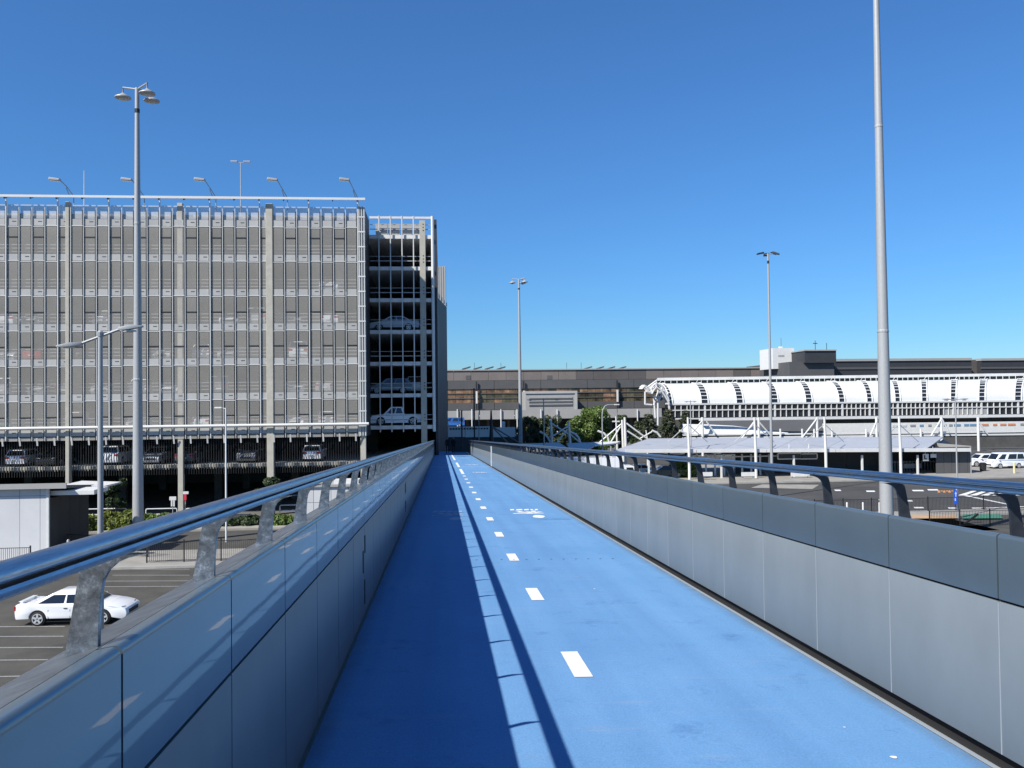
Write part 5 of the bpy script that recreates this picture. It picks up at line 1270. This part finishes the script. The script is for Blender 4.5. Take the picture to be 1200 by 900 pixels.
for (x0, x1, y) in ((1070, 1083, 574.5), (1088, 1100, 573.6), (1016, 1026, 575.3), (979, 986, 574.2), (1030, 1044, 585), (1112, 1124, 595), (1140, 1156, 595.2), (1072, 1083, 594.5), (1064, 1070, 586.5)):
    rmark([atZ(x0, y+1.1, .009), atZ(x1, y+1.1, .009), atZ(x1-1.5, y-.4, .009), atZ(x0-1.5, y-.4, .009)])
rmark([atZ(1130, 581, .009), atZ(1184, 592, .009), atZ(1186, 591.4, .009), atZ(1133, 580.4, .009)])
rmark([atZ(1150, 596, .009), atZ(1200, 594, .009), atZ(1200, 593.2, .009), atZ(1150, 595.2, .009)])
for k in range(6): rmark([atZ(1099+k*3.1, 577.2-(k % 2)*1.4, .009), atZ(1102+k*3.1, 577.2-(k % 2)*1.4, .009), atZ(1101+k*3.1, 574.6, .009), atZ(1098.6+k*3.1, 575.2, .009)], 'amber')
rmark([atZ(880, 571.5, .009), atZ(952, 573, .009), atZ(960, 568, .009), atZ(893, 567.6, .009)], 'paving')
MB().box(3.6, 160, 63.75, 63.998, -.2, .15).build('kerb', 'kerb'); struct(bpy.data.objects['kerb.001'] if 'kerb.001' in bpy.data.objects else bpy.data.objects['kerb'])
k2 = MB().box(3.6, 160, 66.202, 66.45, -.2, .15).build('kerb', 'kerb'); struct(k2)
k3 = MB().box(3.6, 160, 91.75, 91.998, -.2, .16).build('kerb', 'kerb'); struct(k3)
for (x0, x1, m, nm) in ((1068, 1123, 'tan', 'tan_paving'), (1128, 1175, 'greensurf', 'green_surface')):
    q = [atZ(x0, 607.6, .134), atZ(x1, 607.2, .134), atZ(x1-3, 602.6, .134), atZ(x0, 602.8, .134)]
    sheet(nm, [(p.x, p.y) for p in q], .136, m)
a, b_ = atY(955, 600, 66.0), atY(1250, 600, 66.0)
fence('picket_fence', (a.x, 66.05), (b_.x, 66.05), 1.15, 'black picket fence along the road island, farther of the two on the right', 'black picket fences', .13)
a, b_ = atY(1086, 620, 59), atY(1260, 620, 59)
fence('picket_fence', (a.x, 58.6), (b_.x, 58.6), 1.2, 'black picket fence nearest the sunlit parapet', 'black picket fences', .0)
t = thing('gate_arm', 'dark slanted boom behind the blue sign', 'gate', (atZ(1128, 619).x, 60, 0)); q0, q1 = atY(1127, 616.5, 60), atY(1146, 602.5, 60)
MB().bar(q0, q1, .1, .14).build('boom', 'trim', t); MB().box(q0.x-.25, q0.x+.25, 59.8, 60.2, 0, q0.z+.1).build('housing', 'trim', t, bevel=.03)
for i, px in enumerate((992.5, 1011.2, 1030.5)):
    A = atY(px, 588.6, 64.8); t = thing('bollard', ['white bollard left of the thick mast, farthest from it', 'white bollard left of the thick mast, middle of three', 'white bollard touching the outline of the thick mast'][i], 'bollard', (A.x, 64.8, .13), 0, 'white bollards')
    MB().lathe([(.07, 0), (.07, A.z-.2), (.045, A.z-.13)], (A.x, 64.8, .13), 8).build('shaft', 'white_steel', t); MB().lathe([(.12, 0), (.12, .02)], (A.x, 64.8, .13), 8).build('base_plate', 'galv', t)
# blue sign with a white arrow on its pole
A, B = atY(1117.6, 571.5, 61.6), atY(1122.6, 590.8, 61.6)
t = thing('blue_sign', 'blue sign with white arrow on the thin street lamp pole', 'sign', ((A.x+B.x)/2, 61.6, B.z)); MB().box(A.x, B.x, 61.6, 61.64, B.z, A.z).build('sign_face', 'blue', t)
cx = (A.x+B.x)/2; w = (B.x-A.x)
MB().add([(cx+u*w, 61.597, B.z+v*(A.z-B.z)) for u, v in ((-.1, .45), (.12, .45), (.12, .62), (.3, .62), (.02, .78), (-.28, .62), (-.1, .62))], [tuple(range(7))]).build('arrow', 'white_steel', t)
MB().add([(cx+u*w, 61.597, B.z+v*(A.z-B.z)) for u, v in ((.05, .84), (.28, .84), (.28, .98), (.05, .98))], [(0,1,2,3)]).build('glyph', 'white_steel', t)
MB().add([(cx+u*w, 61.597, B.z+v*(A.z-B.z)) for u, v in ((-.3, .2), (-.02, .2), (-.02, .36), (-.3, .36))], [(0,1,2,3)]).build('glyph', 'white_steel', t)
# vans on the bus road
car('van', 'white', atY(1178, 545, 103.5).x, 103.5, .12, R(184), 'white minibus with its side door open, right of the shelter', name='parked_van', cat='van', detail=True)
car('suv', 'white', atY(1150, 545, 107).x, 107, .12, R(182), 'white van half hidden behind the minibus', name='parked_van', cat='van', detail=False)
A = atY(1152, 553, 100)
t = thing('litter_bin', 'dark round litter bin beside the white shelter column', 'bin', (A.x, 100, .12)); MB().lathe([(.35, 0), (.42, .9), (.45, .95)], (A.x, 100, .12), 12).build('drum', 'trim', t); MB().lathe([(.46, 0), (.3, .12)], (A.x, 100, 1.07), 12).build('lid', 'trim', t)
A = atY(1188.5, 549, 96); t = thing('bollard', 'pale yellow bollard at the right edge before the minibus', 'bollard', (A.x, 96, .14)); MB().lathe([(.12, 0), (.12, 1.3), (.08, 1.36)], (A.x, 96, .14), 10).build('shaft', mat('pale_yellow_paint', (.6, .55, .3), .5), t); MB().lathe([(.18, 0), (.18, .03)], (A.x, 96, .14), 10).build('base_plate', 'galv', t)
# vehicles and pale things seen between the sunlit handrail posts
for i, (px, Y, kd, cc, lb) in enumerate(((605, 128, 'van', 'white', 'white van seen between the far handrail posts, leftmost'), (630, 124, 'suv', 'white', 'white four-wheel drive seen between the far handrail posts'), (745, 106, 'sedan', 'white', 'white sedan left of the dark car by the shelter'), (772, 103, 'sedan', 'black', 'black sedan at the left end of the shelter'))):
    car(kd, cc, atY(px, 540, Y).x, Y-3, .13, R(180 if i % 2 else 0), lb, 'vehicles beyond the sunlit handrail', name='parked_car' if kd != 'van' else 'parked_van', cat='car' if kd != 'van' else 'van', detail=False)
def box_truck(px0, px1, Y, label):
    A, B = atY(px0, 540, Y), atY(px1, 540, Y); t = thing('box_truck', label, 'truck', ((A.x+B.x)/2, Y+1.2, .004)); L = B.x-A.x; cabw = 1.7
    n = 9; w = (L-cabw)/n
    for i in range(n): MB().box(A.x+i*w+.015, A.x+(i+1)*w-.015, Y, Y+2.4, 1.0, 3.45).build('box_panel', CARS['white'], t)
    MB().box(A.x, B.x-cabw, Y-.012, Y-.001, 1.55, 1.72).build('stripe', 'blockgrey', t); MB().box(A.x, B.x-cabw, Y-.012, Y-.001, 2.3, 2.4).build('stripe', 'blockgrey', t)
    MB().box(A.x, B.x-.2, Y+.3, Y+2.1, .6, .98).build('chassis', 'trim', t)
    MB().prism([(B.x-cabw+.05, Y+.1, .6), (B.x, Y+.1, .6), (B.x, Y+.1, 1.5), (B.x-.35, Y+.1, 2.5), (B.x-cabw+.05, Y+.1, 2.6)], (0, 2.2, 0)).build('cab', CARS['white'], t, bevel=.06)
    MB().prism([(B.x-1.2, Y+.08, 1.6), (B.x-.2, Y+.08, 1.6), (B.x-.5, Y+.08, 2.35), (B.x-1.2, Y+.08, 2.35)], (0, .015, 0)).build('cab_window', 'carglass', t)
    for x in (A.x+1.2, A.x+2.2, B.x-1.0):
        for y in (Y+.05, Y+2.1): wl = MB().tube([(x, y, .48), (x, y+.26, .48)], .48, 18).build('wheel', 'tyre', t); MB().tube([(x, y-.02, .48), (x, y+.0, .48)], .26, 12).build('rim', 'rim', wl)
box_truck(655, 747, 88.5, 'long white box truck seen between the sunlit handrail posts')
hedge(790, 812, 540, 100, 'green hedge at the left end of the dark shelter wall', 'leaf', 37, 2600, .2, z0=.12)
# ================================================================== far end of the path: dark gate and two walkers in the shade
yG = 92.0
gx0, gx1 = 1.15, 2.95
t = thing('path_gate', 'dark slatted gate closing the shaded far end of the path', 'gate', ((gx0+gx1)/2, yG, dz(yG)))
for i in range(14): x = gx0+(gx1-gx0)*i/13; MB().box(x-.045, x+.045, yG, yG+.05, dz(yG)-CF*2+.05, dz(yG)-CF*2+1.62).build('slat', 'darkclad', t)
for h in (.12, .85, 1.55): MB().box(gx0, gx1, yG+.051, yG+.1, dz(yG)-CF*2+h, dz(yG)-CF*2+h+.07).build('gate_rail', 'darkclad', t)
t = thing('path_fence', 'dark fence along the shaded left side of the path end', 'fence', (XL-.1, 93, dz(93)))
for i in range(12): y = 85.4+i*1.3; MB().box(XL-.12, XL-.07, y, y+.06, dz(y)-.05, dz(y)+1.3).build('post', 'darkclad', t)
for h in (.3, .7, 1.1, 1.3): MB().add([deckpt(XL-.12, 85.4, h), deckpt(XL-.12, 99.9, h), deckpt(XL-.07, 99.9, h), deckpt(XL-.07, 85.4, h), deckpt(XL-.12, 85.4, h+.05), deckpt(XL-.12, 99.9, h+.05), deckpt(XL-.07, 99.9, h+.05), deckpt(XL-.07, 85.4, h+.05)], [(0,1,2,3),(7,6,5,4),(0,4,5,1),(1,5,6,2),(2,6,7,3),(3,7,4,0)]).build('fence_rail', 'darkclad', t)
def person(x, y, rz, label, s=1.0, step=.16):
    z = dz(y)-CF*x; t = thing('person', label, 'person', (x, y, z), rz, 'people in the shade at the end of the path')
    J = [((0,0,.95), .15), ((0,0,1.15), .14), ((0,.01,1.38), .17), ((0,.01,1.47), .07), ((0,.015,1.54), .065),
         ((.1,0,.88), .1), ((.11,step*.55,.5), .07), ((.11,step*.5,.1), .045), ((.12,step*.5+.14,.04), .04),
         ((-.1,0,.88), .1), ((-.11,-step*.4,.5), .07), ((-.11,-step*1.1,.12), .045), ((-.12,-step*1.1+.13,.04), .04),
         ((.19,0,1.38), .07), ((.24,-.05,1.1), .05), ((.24,.06,.86), .038), ((.24,.1,.77), .036),
         ((-.19,0,1.38), .07), ((-.24,.05,1.1), .05), ((-.24,.14,.88), .038), ((-.24,.19,.8), .036)]
    E = [(0,1),(1,2),(2,3),(3,4),(0,5),(5,6),(6,7),(7,8),(0,9),(9,10),(10,11),(11,12),(2,13),(13,14),(14,15),(15,16),(2,17),(17,18),(18,19),(19,20)]
    bm = bmesh.new(); sk = bm.verts.layers.skin.verify(); vs_ = []
    for i, (c, r_) in enumerate(J):
        v = bm.verts.new(Vector(c)*s); v[sk].radius = (r_*s, r_*s*.8); v[sk].use_root = (i == 0); vs_.append(v)
    for a, b_ in E: bm.edges.new((vs_[a], vs_[b_]))
    me = bpy.data.meshes.new('body'); bm.to_mesh(me); bm.free(); me.materials.append(M_['cloth'])
    o = put(me, 'body', (0, 0, 0), t, True); o.modifiers.new('skin', 'SKIN'); sb = o.modifiers.new('sub', 'SUBSURF'); sb.levels = sb.render_levels = 1
    hd = MB()
    n, mrow = 12, 8
    for i in range(mrow+1):
        a = math.pi*i/mrow
        for k in range(n):
            q = 2*math.pi*k/n; rx = .078*math.sin(a); hd.v.append((rx*math.cos(q)*s, (.02+.098*math.sin(a)*math.sin(q) + (.018 if i == 4 and k == 3 else 0))*s, (1.64+.118*math.cos(a))*s))
    for i in range(mrow):
        for k in range(n): hd.f.append((i*n+k, (i+1)*n+k, (i+1)*n+(k+1) % n, i*n+(k+1) % n))
    h = hd.build('head', 'skin', t, smooth='all', local=True)
    hr = MB(); hr.lathe([(.088, -.02), (.09, .04), (.075, .1), (.03, .135)], (0, -.005, 1.635*s), 12); hr.build('hair', 'hair', h, smooth='all', local=True)
    return t
person(1.25, 88.2, R(170), 'person in dark clothes walking out of the shade, in front of the gate', 1.0)
person(.62, 90.5, R(185), 'person in dark clothes near the garage side of the path end', .98, .1)
